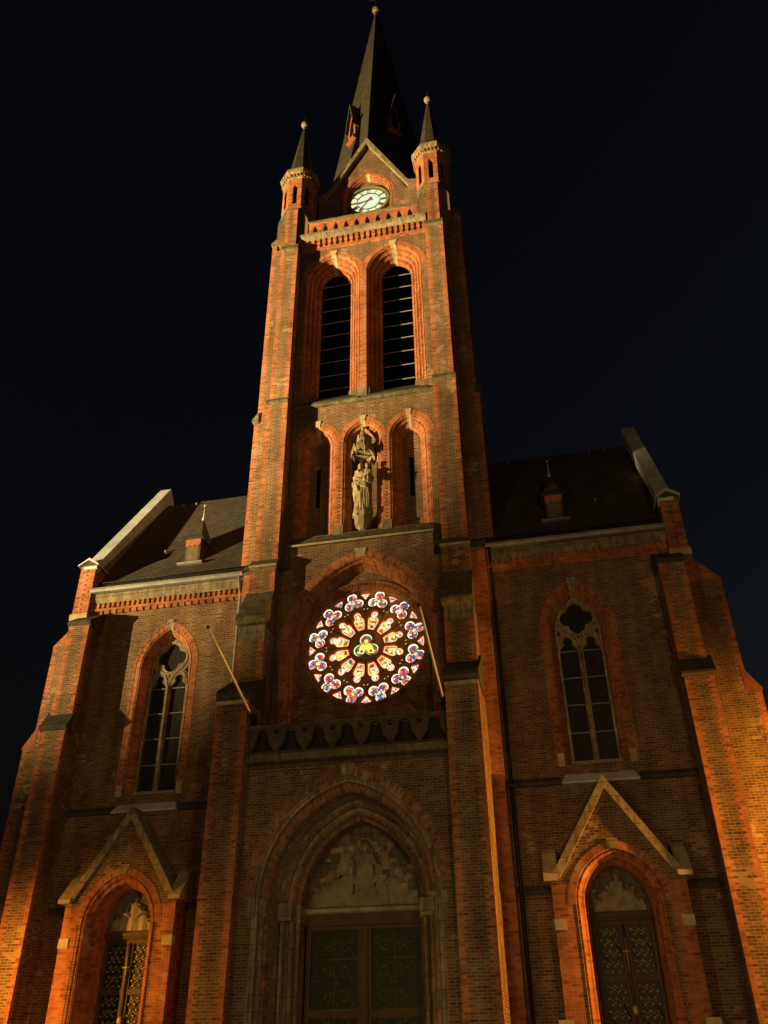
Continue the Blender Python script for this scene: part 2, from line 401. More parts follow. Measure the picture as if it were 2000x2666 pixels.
# ------------------------------------------------------------------ arches
def pointed(xc, wd, zb, zs, Rr, off=0., n=14, apex=True):
    """path of a two-centred arch, left foot to right foot, moved inwards by off"""
    c = Rr - wd; r = Rr - off; h = wd - off
    top = math.sqrt(max(r * r - c * c, 1e-6))
    a0 = math.acos(c / r)                      # angle at the apex, seen from a centre
    pts = [(xc - h, zb)]
    pts += [(xc + c - r * math.cos(a0 * i / n), zs + r * math.sin(a0 * i / n)) for i in range(0, n + 1)]
    pts += [(xc - c + r * math.cos(a0 * i / n), zs + r * math.sin(a0 * i / n)) for i in range(n - 1, -1, -1)]
    pts += [(xc + h, zb)]
    return pts
def sweep(mb, arch, prof, key=0., keymat='stone', mat=None, red=True, zb=None, smooth=False, alt=None, n=14):
    """moulded arch: profile of (inward offset, y) carried round the arch; courses run across it"""
    xc, wd, z0, zs, Rr = arch
    paths = [pointed(xc, wd, z0, zs, Rr, o, n) for o, _ in prof]
    L = [0.]
    ref = paths[0]
    for a, b in zip(ref[:-1], ref[1:]): L.append(L[-1] + math.hypot(b[0] - a[0], b[1] - a[1]))
    pl = [0.]
    for a, b in zip(prof[:-1], prof[1:]): pl.append(pl[-1] + math.hypot(b[0] - a[0], b[1] - a[1]))
    N = len(ref)
    for k in range(len(prof) - 1):
        pa, pb = paths[k], paths[k + 1]; ya, yb = prof[k][1], prof[k + 1][1]
        for i in range(N - 1):
            mm = alt.get(k, mat) if alt else mat
            if key and max(abs(ref[i][0] - xc), abs(ref[i + 1][0] - xc)) < key and ref[i][1] > zs + .1: mm = keymat
            v0, v1 = (L[i], L[i + 1])
            if i == 0: v0, v1 = pa[0][1], pa[1][1]
            if i == N - 2: v0, v1 = pa[-2][1], pa[-1][1]
            s_ = smooth
            mb.face([(pa[i][0], ya, pa[i][1]), (pa[i + 1][0], ya, pa[i + 1][1]), (pb[i + 1][0], yb, pb[i + 1][1]), (pb[i][0], yb, pb[i][1])],
                    mm, uv=[(pl[k], v0), (pl[k], v1), (pl[k + 1], v1), (pl[k + 1], v0)], ed=(0, 0) if red else None, smooth=s_)
def ring_face(mb, arch, width, y, key=0., zb=None, proud=.012, key_h=0., n=14, mat=None, xl=(-99, 99), km='stone'):
    """voussoir ring on the wall face, outside the opening edge; keystone of stone"""
    xc, wd, z0, zs, Rr = arch
    z0 = zs if zb is None else zb
    a = pointed(xc, wd, z0, zs, Rr, 0, n); b = [(min(max(p[0], xl[0]), xl[1]), p[1]) for p in pointed(xc, wd, z0, zs, Rr, -width, n)]
    L = 0
    for i in range(len(a) - 1):
        if a[i] == a[i + 1]: continue
        d = math.hypot(b[i + 1][0] - b[i][0], b[i + 1][1] - b[i][1])
        mm = mat
        if key and max(abs(a[i][0] - xc), abs(a[i + 1][0] - xc)) < key * .8 and a[i][1] > zs + .1: mm = km
        mb.face([(a[i][0], y - proud, a[i][1]), (a[i + 1][0], y - proud, a[i + 1][1]), (b[i + 1][0], y - proud, b[i + 1][1]), (b[i][0], y - proud, b[i][1])],
                mm, uv=[(0, L), (0, L + d), (width, L + d), (width, L)], ed=(0, 0))
        mb.face([(b[i][0], y - proud, b[i][1]), (b[i + 1][0], y - proud, b[i + 1][1]), (b[i + 1][0], y, b[i + 1][1]), (b[i][0], y, b[i][1])], mm, ed=(0, 0))
        L += d
    if key and key_h:
        c = Rr - wd; za = zs + math.sqrt(Rr * Rr - c * c)
        zo = zs + math.sqrt((Rr + width) ** 2 - c * c)
        mb.exy([(xc - key * .55, za - .01), (xc - key * .62, za + .02), (xc - key, zo + key_h), (xc + key, zo + key_h), (xc + key * .62, za + .02), (xc + key * .55, za - .01)], y - proud - .03, y + .1, km)

def rect(x0, x1, z0, z1): return [(x0, z0), (x1, z0), (x1, z1), (x0, z1)]
def circ(cx, cz, r, n=24, a0=0.): return [(cx + r * math.cos(a0 + 2 * PI * i / n), cz + r * math.sin(a0 + 2 * PI * i / n)) for i in range(n)]
def foil(cx, cz, nl, rc, rl, rot=PI / 2, n=9):
    """outline of a trefoil or quatrefoil: nl lobes of radius rl centred rc out"""
    pts = []
    # half angle of lobe arc kept: where neighbouring lobes meet
    al = PI / nl
    # intersection of lobe circle with the bisector line at angle al
    # point at distance t on bisector: t^2 - 2 t rc cos(al) + rc^2 - rl^2 = 0
    disc = (rc * math.cos(al)) ** 2 - rc * rc + rl * rl
    t = rc * math.cos(al) + math.sqrt(max(disc, 0))
    px, pz = t * math.cos(al) - rc, t * math.sin(al)
    amax = math.atan2(pz, px)
    for k in range(nl):
        th = rot + 2 * PI * k / nl
        for i in range(n):
            a = -amax + 2 * amax * i / (n - 1)
            if i == n - 1: continue
            x = rc + rl * math.cos(a); z = rl * math.sin(a)
            pts.append((cx + x * math.cos(th) - z * math.sin(th), cz + x * math.sin(th) + z * math.cos(th)))
    return pts

# ================================================================== GROUND
g = MB(1, 'ground'); g.face([(-600, -600, 0), (600, -600, 0), (600, 600, 0), (-600, 600, 0)])
tag(g.build('ground'), kind='structure')

# ================================================================== CHURCH
church = empty('church')
tag(church, 'floodlit red brick gothic church with a tall clock tower, slate spire and glowing rose window', 'church')

# ---------------------------------------------------------------- tower walls
BW = (1.385, 33.9, 1.66)                     # belfry opening: half width, spring, radius
BEL = [(s * 1.535, BW[0], 25.9, BW[1], BW[2]) for s in (-1, 1)]
NIC = [(x, wd, 18.95, 23.5, 1.02) for x, wd in ((-2.01, .85), (0., .845), (2.01, .85))]
tw = MB()
holes = [pointed(*a) for a in BEL] + [pointed(*a) for a in NIC]
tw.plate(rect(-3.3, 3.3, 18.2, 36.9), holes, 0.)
for sx in (-1, 1):
    tw.face([(sx * 4.1, .3, 0), (sx * 4.1, 8, 0), (sx * 4.1, 8, 37.0), (sx * 4.1, .3, 37.0)])
tw.face([(-4.1, 8, 0), (4.1, 8, 0), (4.1, 8, 37), (-4.1, 8, 37)])
tw.face([(-4.1, .0, 37.02), (4.1, .0, 37.02), (4.1, 8, 37.02), (-4.1, 8, 37.02)], 'dark_stone')
# the projecting course of wall over the rose, and the rose bay itself
tw.box(-2.85, 2.85, -.3, -.002, 17.75, 18.32)
for sx in (-1, 1): tw.box(*sorted((sx * 2.6, sx * 2.85)), -.3, -.002, 17.32, 17.75)
tw.build('tower_wall', church)
ROSE = (0., 2.75, 9.6, 14.2, 3.49)
rw = MB()
# the arch rises above the bay's shoulder, so the sheet runs up behind the projecting course
rw.plate([(-3.22, 9.6), (-2.75, 9.6)] + pointed(*ROSE)[1:-1] + [(2.75, 9.6), (3.22, 9.6), (3.22, 17.32), (2.85, 17.32), (2.85, 18.3), (-2.85, 18.3), (-2.85, 17.32), (-3.22, 17.32)], [], -.303)
for sx in (-1, 1): rw.face([(sx * 2.6, -.303, 17.32), (sx * 3.22, -.303, 17.32), (sx * 3.22, 0, 17.32), (sx * 2.6, 0, 17.32)]); rw.face([(sx * 2.83, 0, 17.3), (sx * 3.3, 0, 17.3), (sx * 3.3, 0, 18.25), (sx * 2.83, 0, 18.25)])
ring_face(rw, ROSE, .26, -.303, key=.24, key_h=.08, zb=12.2, n=26)
sweep(rw, ROSE, [(0, -.303), (.05, -.31), (.09, -.27), (.10, -.20), (.11, -.17), (.15, -.165), (.19, -.12), (.20, -.05), (.20, .0), (.32, .36)], key=.16, n=26)
# wall behind, pierced by the round window, with a dentil ring over it
back = [(-2.43, 9.6)] + pointed(*ROSE, .32, 26)[1:-1] + [(2.43, 9.6)]
RC = 14.26
rw.plate(back, [circ(0, RC, 2.33, 56)], .36)
rw.plate([p for p in back if p[1] > 16.64], [], .357)
for i in range(56):
    a = R(16) + R(148) * i / 55; c, s_ = math.cos(a), math.sin(a)
    rw.T = Matrix.Translation((2.44 * c, .36, RC + 2.44 * s_)) @ Matrix.Rotation(-a + PI / 2, 4, 'Y')
    rw.box(-.035, .035, -.075, .0, -.045, .045, red=True)
rw.T = None
def band(mb, r0, r1, y0, y1, a0, a1, n=48, mat=None, cz=RC):
    for i in range(n):
        a, b = a0 + (a1 - a0) * i / n, a0 + (a1 - a0) * (i + 1) / n
        q = lambda r, t, y: (r * math.cos(t), y, cz + r * math.sin(t))
        L0, L1 = r1 * (a - a0), r1 * (b - a0)
        mb.face([q(r0, a, y0), q(r1, a, y0), q(r1, b, y0), q(r0, b, y0)], mat, uv=[(0, L0), (r1 - r0, L0), (r1 - r0, L1), (0, L1)], ed=(0, 0))
        mb.face([q(r1, a, y0), q(r1, b, y0), q(r1, b, y1), q(r1, a, y1)], mat, ed=(0, 0))
        mb.face([q(r0, a, y0), q(r0, b, y0), q(r0, b, y1), q(r0, a, y1)], mat, ed=(0, 0))
band(rw, 2.49, 2.56, .25, .36, R(14), R(166))
band(rw, 2.33, 2.39, .31, .36, 0, 2 * PI, 64)
band(rw, 2.27, 2.35, .40, .62, 0, 2 * PI, 64)
rw.build('rose_arch', church)

# ---------------------------------------------------------------- belfry openings
for a in BEL:
    b = MB()
    ring_face(b, a, .26, 0., key=.2, key_h=.05, n=16, xl=(-99, -.001) if a[0] < 0 else (.001, 99))
    pr = [(0, 0)]
    for k in range(4):                                   # four moulded orders
        o = k * .161; y = k * .19
        pr += [(o + .02, y + .0), (o + .02, y + .045), (o + .055, y + .02), (o + .095, y + .045), (o + .105, y + .10), (o + .10, y + .19), (o + .161, y + .19)]
    pr.append((.645, .80))
    sweep(b, a, pr, key=.19, n=16)
    bo = b.build('belfry_arch', church)
    xc = a[0]
    s_ = MB(1, 'dark_stone')
    s_.exx([(-.13, 25.72), (-.13, 25.86), (.8, 26.85), (.8, 25.72)], xc - 1.36, xc + 1.36)
    for q in (-1, 1):                                    # stone feet of the jambs
        for k in range(4):
            x0 = xc + q * (1.385 - .161 * k); x1 = xc + q * (1.385 - .161 * (k + 1))
            s_.box(min(x0, x1), max(x0, x1), .19 * k - .01, .19 * (k + 1), 25.9, 26.35 + .16 * k, 'stone2')
    s_.build('sill', bo)
    for k in range(9):
        lv = MB(1, 'louver'); z = 27.35 + k * .86
        lv.T = Matrix.Translation((xc, .86, z)) @ Matrix.Rotation(R(44), 4, 'X')
        lv.box(-.80, .80, -.02, .75, -.02, .02)
        lv.box(-.80, .80, -.035, -.02, -.024, .012, 'lead')
        lv.build('louver', bo)
    v = MB(1, 'void'); v.plate(pointed(xc, .76, 26.0, 33.9, 1.05), [], 1.9); v.box(xc - .9, xc + .9, .85, 1.95, 25.9, 35.6, skip='f'); v.build('dark_interior', bo)
pier = MB(); pier.box(-.152, .152, -.006, .0, 26.4, 34.2, red=True); pier.box(-.19, .19, -.06, .02, 25.86, 26.42, 'stone2'); pier.build('belfry_pier', church)
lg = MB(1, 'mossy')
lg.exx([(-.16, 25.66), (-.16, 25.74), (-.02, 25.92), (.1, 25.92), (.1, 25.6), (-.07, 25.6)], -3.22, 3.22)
lg.build('string_course', church)

# ---------------------------------------------------------------- niches
for i, a in enumerate(NIC):
    n = MB()
    ring_face(n, a, .25, 0., key=.15, key_h=.05, n=14, xl=((-99, -1.006), (-1.004, 1.004), (1.006, 99))[i])
    pr = [(0, 0), (.02, .03), (.07, .03), (.10, .07), (.11, .13), (.16, .15), (.20, .14), (.24, .18), (.25, .25), (.31, .30)]
    dep = .52 if i != 1 else .62
    if i != 1: pr += [(.42, .34), (.46, dep)]
    else: pr += [(.31, dep)]
    sweep(n, a, pr, key=.13, n=14)
    bp = pointed(a[0], a[1], 18.95, a[3], a[4], pr[-1][0], 14)
    sl = []
    if i != 1:
        sxx = a[0] + (-.03 if i == 0 else -.02)
        sl = [rect(sxx - .085, sxx + .085, 20.65, 22.6)]
    n.plate(bp, sl, dep)
    no = n.build('niche', church)
    if sl:
        v = MB(1, 'void'); v.box(sxx - .085, sxx + .085, dep + .002, dep + .5, 20.65, 22.6, skip='f'); v.build('slit_window', no)
for x in (-1.003, 1.003):
    p = MB(); p.box(x - .145, x + .145, -.006, 0, 19.3, 23.6, red=True)
    for k in range(26): p.box(x - .045, x + .045, -.008, 0, 19.45 + k * .166, 19.45 + k * .166 + .07, 'dark_stone')
    p.box(x - .2, x + .2, -.05, .03, 18.78, 19.28, 'stone2'); p.build('niche_pier', church)
l2 = MB(1, 'mossy')
l2.exx([(-.42, 18.30), (-.42, 18.40), (-.30, 18.50), (.0, 18.93), (.6, 18.97), (.6, 18.3)], -2.9, 2.9)
l2.box(-2.9, 2.9, -.43, -.40, 18.30, 18.385, 'stone')
l2.build('niche_ledge', church)
# canopy over the figure
cn = MB(1, 'stone3')
cx, cy = 0., .08
cn.lathe([(.30, 22.80), (.43, 22.82), (.42, 22.92), (.30, 23.0), (.215, 23.04), (.215, 23.5), (.235, 23.56), (.15, 23.8), (.07, 24.02), (.045, 24.06), (.085, 24.12), (.075, 24.2), (.0, 24.25)], (cx, cy), 8, None, False, R(22.5))
hw_ = .45 * math.tan(R(22.5))
for k in range(8):
    cn.T = Matrix.Translation((cx, cy, 0)) @ Matrix.Rotation(R(45 * k), 4, 'Z')
    # a cusped gablet on every side: the arch below, crocketed gable above
    cn.exy([(-hw_, 22.56), (-.15, 22.58), (-.135, 22.68), (-.07, 22.71), (0, 22.80), (.07, 22.71), (.135, 22.68), (.15, 22.58), (hw_, 22.56), (hw_, 22.80), (.06, 23.06), (.03, 23.14), (0, 23.17), (-.03, 23.14), (-.06, 23.06), (-hw_, 22.80)], -.465, -.415)
    w_ = .215 * math.tan(R(22.5))
    cn.exy([(-w_ - .01, 23.1), (-.045, 23.1), (-.045, 23.32), (0, 23.42), (.045, 23.32), (.045, 23.1), (w_ + .01, 23.1), (w_ + .01, 23.46), (0, 23.76), (-w_ - .01, 23.46)], -.26, -.21)
    cn.T = Matrix.Translation((cx, cy, 0)) @ Matrix.Rotation(R(45 * k + 22.5), 4, 'Z')
    cn.lathe([(.0, 22.50), (.03, 22.53), (.035, 22.58), (.03, 22.85), (.0, 23.0)], (0, -.485), 6, None, False)
cn.T = None
cn.box(-.2, .2, .2, .62, 22.82, 23.5)
cn.build('niche_canopy', church)

# ---------------------------------------------------------------- front buttresses of the tower
for sx in (-1, 1):
    b = MB(sx)
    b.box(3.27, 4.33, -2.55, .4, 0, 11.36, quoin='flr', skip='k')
    b.box(3.24, 4.27, -1.5, .4, 11.36, 13.93, quoin='flr', skip='k')
    b.box(3.245, 4.265, -1.485, .4, 13.93, 14.55, 'stone2')
    b.box(3.21, 4.22, -.9, .4, 14.55, 17.25, quoin='f', skip='k')
    b.box(3.22, 4.20, -.70, .4, 17.25, 25.62, quoin='fr', skip='k')
    b.box(3.26, 4.14, -.60, .4, 25.62, 35.75, quoin='fr', skip='k')
    b.box(3.42, 4.03, -.52, .4, 35.75, 39.0, quoin='f', skip='k')
    bo = b.build('buttress', church)
    def weather(name, prof, x0, x1, mat, sub=None):
        q = MB(sx, mat); q.exx(prof, x0, x1); q.build(name, bo)
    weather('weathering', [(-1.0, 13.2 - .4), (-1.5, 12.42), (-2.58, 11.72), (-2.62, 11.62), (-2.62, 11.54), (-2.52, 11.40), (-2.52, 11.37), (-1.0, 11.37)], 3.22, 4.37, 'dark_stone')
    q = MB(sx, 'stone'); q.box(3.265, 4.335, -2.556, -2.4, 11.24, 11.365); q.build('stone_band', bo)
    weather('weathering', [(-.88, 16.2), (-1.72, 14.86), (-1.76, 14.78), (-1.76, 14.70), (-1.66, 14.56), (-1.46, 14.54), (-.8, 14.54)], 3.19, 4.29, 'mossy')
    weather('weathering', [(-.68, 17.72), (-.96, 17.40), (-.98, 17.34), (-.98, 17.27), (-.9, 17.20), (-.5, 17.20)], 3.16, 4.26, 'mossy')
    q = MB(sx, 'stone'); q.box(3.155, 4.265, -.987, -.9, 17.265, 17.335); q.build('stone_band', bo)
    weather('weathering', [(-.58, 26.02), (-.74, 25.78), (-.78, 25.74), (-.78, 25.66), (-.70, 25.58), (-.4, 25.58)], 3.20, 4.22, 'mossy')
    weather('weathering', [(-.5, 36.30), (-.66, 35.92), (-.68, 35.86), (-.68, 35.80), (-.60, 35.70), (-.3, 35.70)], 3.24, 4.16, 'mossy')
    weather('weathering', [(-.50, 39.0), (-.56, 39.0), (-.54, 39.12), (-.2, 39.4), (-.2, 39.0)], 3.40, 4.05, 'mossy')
    # side buttress, turned outwards
    s2 = MB(sx)
    s2.box(4.05, 5.10, .28, 1.5, 17.0, 25.45, quoin='fr', skip='k')
    s2.box(4.05, 4.98, .28, 1.5, 25.45, 37.25, quoin='fr', skip='k')
    s2.box(4.15, 4.75, -.25, .3, 0, 17.4, quoin='f', red=True, skip='k')
    so = s2.build('side_buttress', church)
    q = MB(sx, 'mossy')
    q.exy([(4.9, 26.05), (5.15, 25.72), (5.2, 25.64), (5.2, 25.56), (5.08, 25.46), (4.9, 25.46)], .2, 1.55)
    q.build('weathering', so)
    q = MB(sx, 'mossy')
    q.exy([(4.2, 38.3), (4.99, 37.55), (5.02, 37.46), (5.02, 37.38), (4.9, 37.25), (4.2, 37.25)], .16, 1.3)
    q.box(4.7, 4.85, .19, .30, 36.95, 37.25, 'brick', red=True); q.build('weathering', so)
    q = MB(sx, 'mossy'); q.exx([(-.32, 17.36), (-.32, 17.44), (.0, 17.9), (.3, 17.9), (.3, 17.36)], 4.12, 4.80); q.build('weathering', so)

# ---------------------------------------------------------------- top cornice and parapet
c = MB()
c.exx([(-.38, 36.78), (-.42, 36.95), (-.42, 37.03), (-.1, 37.12), (.2, 37.12), (.2, 36.66), (-.26, 36.66)], -3.3, 3.3, 'stone2')
c.box(-3.25, 3.25, -.10, .1, 36.05, 36.7, red=True)
for i in range(23):
    x = -3.16 + i * .2873
    c.box(x - .085, x + .085, -.26, -.10, 36.36, 36.66, red=True); c.box(x - .06, x + .06, -.19, -.10, 36.2, 36.36, red=True)
co = c.build('cornice', church)
p = MB()
hs = []
for i in range(10):
    x = -2.5 + i * .5556
    hs.append([(x - .115, 37.2), (x + .115, 37.2), (x + .115, 37.58), (x + .075, 37.58), (x + .075, 37.68), (x + .035, 37.68), (x + .035, 37.76), (x - .035, 37.76), (x - .035, 37.68), (x - .075, 37.68), (x - .075, 37.58), (x - .115, 37.58)])
p.plate(rect(-2.95, 2.95, 37.1, 37.98), hs, -.26, -.02, red=True)
po = p.build('parapet', church)
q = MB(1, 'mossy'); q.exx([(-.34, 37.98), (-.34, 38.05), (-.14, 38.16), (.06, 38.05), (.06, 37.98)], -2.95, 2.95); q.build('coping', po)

# ---------------------------------------------------------------- turrets
for sx in (-1, 1):
    X, Y = 3.72, .52
    t = MB(sx)
    t.box(2.9, 4.55, -.3, 1.35, 37.05, 38.3)
    # broached base from square to octagon
    oc = lambda r, z, rot=22.5: [(X + r * math.cos(R(rot + 45 * i)), Y + r * math.sin(R(rot + 45 * i)), z) for i in range(8)]
    sq = [(4.55, Y + .35, 38.3), (4.07, 1.35, 38.3), (3.38, 1.35, 38.3), (2.9, Y + .35, 38.3), (2.9, Y - .35, 38.3), (3.38, -.3, 38.3), (4.07, -.3, 38.3), (4.55, Y - .35, 38.3)]
    t.loft([sq, oc(.94, 39.55)], 'brick', False, False)
    for (ax, ay, i0, i1) in ((4.55, 1.35, 0, 1), (2.9, 1.35, 2, 3), (2.9, -.3, 4, 5), (4.55, -.3, 6, 7)):
        o8 = oc(.94, 39.55); t.face([(ax, ay, 38.3), sq[i0], o8[i0]], 'mossy'); t.face([(ax, ay, 38.3), o8[i0], o8[i1]], 'mossy'); t.face([(ax, ay, 38.3), o8[i1], sq[i1]], 'mossy')
    # octagonal drum with a lancet in each face
    ap = .94 * math.cos(R(22.5)); hw = .94 * math.sin(R(22.5))
    for k in range(8):
        t.T = Matrix.Translation((X, Y, 0)) @ Matrix.Rotation(R(45 * k), 4, 'Z')
        h = pointed(0, .125, 39.8, 41.15, .30, 0, 5)
        t.plate(rect(-hw, hw, 39.0, 42.1), [h], -ap, None, red=True)
        for a_, b_ in zip(h[:-1], h[1:]): t.face([(a_[0], -ap, a_[1]), (b_[0], -ap, b_[1]), (b_[0], -ap + .14, b_[1]), (a_[0], -ap + .14, a_[1])], None, ed=(0, 0))
        t.plate(h, [], -ap + .14, None, 'void')
    t.T = None
    to = t.build('turret', church)
    cr = MB(sx, 'stone2')
    cr.loft([oc(.94, 41.93), oc(1.0, 42.0), oc(1.0, 42.12), oc(1.12, 42.35), oc(1.15, 42.5), oc(1.15, 42.6), oc(1.0, 42.85), oc(.7, 43.0)], 'stone2', True, False)
    for k in range(8):
        for q_ in (-.28, -.09, .09, .28):
            cr.T = Matrix.Translation((X, Y, 0)) @ Matrix.Rotation(R(45 * k), 4, 'Z')
            cr.box(q_ - .035, q_ + .035, -ap - .135, -ap + .01, 42.06, 42.26, 'brick', red=True)
    cr.T = None
    cr.build('cornice', to)
    sp_ = MB(sx, 'spire_slate')
    sp_.loft([oc(.86, 42.9), oc(.70, 43.25), oc(.09, 47.75), oc(.05, 47.9)], 'spire_slate', True, False)
    sp_.build('spirelet', to)
    fb = MB(sx, 'greyball'); fb.lathe([(.05, 47.7), (.10, 47.95), (.06, 48.05)], (X, Y), 10); fb.ball((X, Y, 48.25), .22, 'greyball', 14)
    fb.tube([(X, Y, 48.4), (X, Y, 49.4)], [.03, .012], 6, 'iron'); fb.build('finial_ball', to)

# ---------------------------------------------------------------- gables of the tower and the clock
CL = (0., 1.40, 37.0, 41.2, 1.99)
for k in range(4):
    gm = MB(); gm.T = Matrix.Translation((0, 4, 0)) @ Matrix.Rotation(R(90 * k), 4, 'Z') @ Matrix.Translation((0, -3, 0))
    out = [(-2.75, 36.9), (2.75, 36.9), (2.75, 41.25), (2.2, 41.25), (0, 45.6), (-2.2, 41.25), (-2.75, 41.25)]
    gm.plate(out, [pointed(*CL, .0, 20)] if k == 0 else [], 0.)
    if k == 0:
        ring_face(gm, CL, .12, 0., key=.12, n=20)
        sweep(gm, CL, [(0, 0), (.0, .03), (.04, .01), (.075, .03), (.08, .08), (.09, .12), (.13, .10), (.165, .13), (.17, .18), (.18, .22), (.215, .20), (.24, .24), (.24, .36)], key=.13, n=20)
        gm.plate(pointed(*CL, .24, 20), [], .36, mat='brick')
    gm.exy([(0, 45.62), (2.30, 41.25), (2.75, 41.25), (2.75, 41.55), (2.35, 41.62), (2.25, 41.75), (0, 46.2), (-2.25, 41.75), (-2.35, 41.62), (-2.75, 41.55), (-2.75, 41.25), (-2.30, 41.25)], -.24, .5, 'stone2')
    go = gm.build('gable', church)
    gr = MB(1, 'slate'); gr.T = gm.T
    gr.exy([(0, 45.95), (-2.35, 41.2), (2.35, 41.2)], .5, 3.0, 'slate'); gr.build('roof', go)
    if k == 0:
        cg = gm.T
ck = MB(1, 'clockring'); ckz = 41.06
ck.T = Matrix.Translation((0, 1.30, ckz))
n_ = 56
def disc_ring(mb, r0, r1, y0, y1, mat, n=56):
    for i in range(n):
        a, b_ = 2 * PI * i / n, 2 * PI * (i + 1) / n
        q = lambda r, t, y: (r * math.cos(t), y, r * math.sin(t))
        mb.face([q(r0, a, y0), q(r1, a, y0), q(r1, b_, y0), q(r0, b_, y0)], mat)
        mb.face([q(r1, a, y0), q(r1, b_, y0), q(r1, b_, y1), q(r1, a, y1)], mat)
        if r0 > 0: mb.face([q(r0, a, y0), q(r0, b_, y0), q(r0, b_, y1), q(r0, a, y1)], mat)
disc_ring(ck, 1.04, 1.17, -.12, .06, 'clockring'); disc_ring(ck, 1.00, 1.05, -.07, .06, 'clockdark')
cko = ck.build('clock', church)
def cpart(name, fn, mat='clockdark'):
    q = MB(1, mat); q.T = Matrix.Translation((0, 1.30, ckz)); fn(q); q.build(name, cko)
cpart('clock_face', lambda q: (disc_ring(q, .66, 1.03, 0, .02, 'clockglow'), disc_ring(q, 0, .66, .002, .02, 'clockglow2')), 'clockglow')
cpart('inner_ring', lambda q: disc_ring(q, .635, .672, -.04, .0, 'clockdark'))
NUM = {1: 'I', 2: 'II', 3: 'III', 4: 'IIII', 5: 'V', 6: 'VI', 7: 'VII', 8: 'VIII', 9: 'IX', 10: 'X', 11: 'XI', 12: 'XII'}
def numeral(h):
    def f(q):
        st = []; x = 0
        for ch in NUM[h]:
            if ch == 'I': st.append((x, x, .020)); x += .052
            elif ch == 'V': st.append((x, x + .045, .020)); st.append((x + .09, x + .045, .016)); x += .125
            elif ch == 'X': st.append((x, x + .09, .020)); st.append((x + .09, x, .016)); x += .125
        x -= .052 if NUM[h][-1] == 'I' else .035
        q.T = Matrix.Translation((0, 1.30, ckz)) @ Matrix.Rotation(R(30 * h), 4, 'Y')
        for a, b_, t in st:
            a -= x / 2; b_ -= x / 2
            q.exy([(b_ - t / 2, .685), (b_ + t / 2, .685), (a + t / 2, 1.01), (a - t / 2, 1.01)], -.03, -.002, 'clockdark')
    return f
for h in range(1, 13): cpart('numeral', numeral(h))
def hand(ang, L, wd, tail):
    def f(q):
        q.T = Matrix.Translation((0, 1.30, ckz)) @ Matrix.Rotation(R(ang), 4, 'Y')
        q.exy([(-wd * .9, -tail), (wd * .9, -tail), (wd * .45, 0), (wd * .5, L * .6), (wd * 1.1, L * .72), (wd * .25, L), (-wd * .25, L), (-wd * 1.1, L * .72), (-wd * .5, L * .6), (-wd * .45, 0)], -.10, -.055, 'hand')
    return f
cpart('hour_hand', hand(257, .62, .075, .26), 'hand')
cpart('minute_hand', hand(214, .93, .06, .30), 'hand')

# ---------------------------------------------------------------- spire
SL = .146; ST = 67.0
s_ = MB(1, 'spire_slate'); YC = 4.0
hz_ = 46.15; rr_ = 3.02
apx = [(0, YC - rr_, hz_), (rr_, YC, hz_), (0, YC + rr_, hz_), (-rr_, YC, hz_)]
cor = [(rr_, YC - rr_, 41.2), (rr_, YC + rr_, 41.2), (-rr_, YC + rr_, 41.2), (-rr_, YC - rr_, 41.2)]
tp_ = lambda k: [(0, YC - .05, ST - .3), (.05, YC, ST - .3), (0, YC + .05, ST - .3), (-.05, YC, ST - .3)][k % 4]
for k in range(4):
    s_.face([apx[k], apx[(k + 1) % 4], tp_(k + 1), tp_(k)]); s_.face([apx[k], cor[k], apx[(k + 1) % 4]])
spo = s_.build('spire', church)
q = MB(1, 'ballmetal'); q.lathe([(.07, ST - 1.0), (.14, ST - .7), (.08, ST - .4)], (0, YC), 10); q.ball((0, YC, ST - .1), .30, 'ballmetal', 16); q.tube([(0, YC, ST + .2), (0, YC, ST + 2.2)], [.04, .02], 6, 'iron'); q.tube([(-.5, YC, ST + 1.5), (.5, YC, ST + 1.5)], .025, 6, 'iron'); q.build('finial_ball', spo)
for k in range(4):
    d = MB(1, 'copper'); apo = SL * (ST - 49.3) * math.cos(R(45)) + .10
    d.T = Matrix.Translation((0, YC, 0)) @ Matrix.Rotation(R(-45 + 90 * k), 4, 'Z') @ Matrix.Translation((0, -apo, 0))
    d.exy([(-.40, 49.2), (.40, 49.2), (.40, 50.6), (0, 52.35), (-.40, 50.6)], 0, .9, 'copper')
    d.exy([(-.22, 49.6), (.22, 49.6), (.22, 50.5), (0, 51.3), (-.22, 50.5)], -.012, .0, 'void')
    d.exy([(-.56, 50.15), (-.44, 50.15), (0, 52.40), (.44, 50.15), (.56, 50.15), (0, 52.95)], -.20, 1.2, 'spire_slate')
    d.box(-.46, .46, -.12, .5, 49.06, 49.2, 'copper')
    d.build('lucarne', spo)

# ---------------------------------------------------------------- rose window
tr = MB(1, 'tracery'); YR = .56
def polar(r, deg, dx=0, dz=0):
    a = R(90 - deg); return (r * math.cos(a), RC + r * math.sin(a))
def petal(deg):
    """a lancet with a round head, radial"""
    prof = [(.645, -.125), (.645, .125), (.95, .215), (1.06, .225), (1.14, .195), (1.18, .125)]
    hc, hr = 1.275, .15
    prof += [(hc + hr * math.cos(R(a)), hr * math.sin(R(a))) for a in (120, 85, 50, 20, 0)]
    prof = [(r, t) for r, t in prof] + [(r, -t) for r, t in reversed(prof[1:]) if t > 1e-6]
    out = []
    for r, t in prof[1:]:
        a = R(90 - deg); out.append((r * math.cos(a) - t * math.sin(a), RC + r * math.sin(a) + t * math.cos(a)))
    # close with first corner
    return out
def tri(deg):
    pts = [(1.845, 0), (2.10, -.215), (2.135, 0), (2.10, .215)]
    a = R(90 - deg); return [(r * math.cos(a) - t * math.sin(a), RC + r * math.sin(a) + t * math.cos(a)) for r, t in pts]
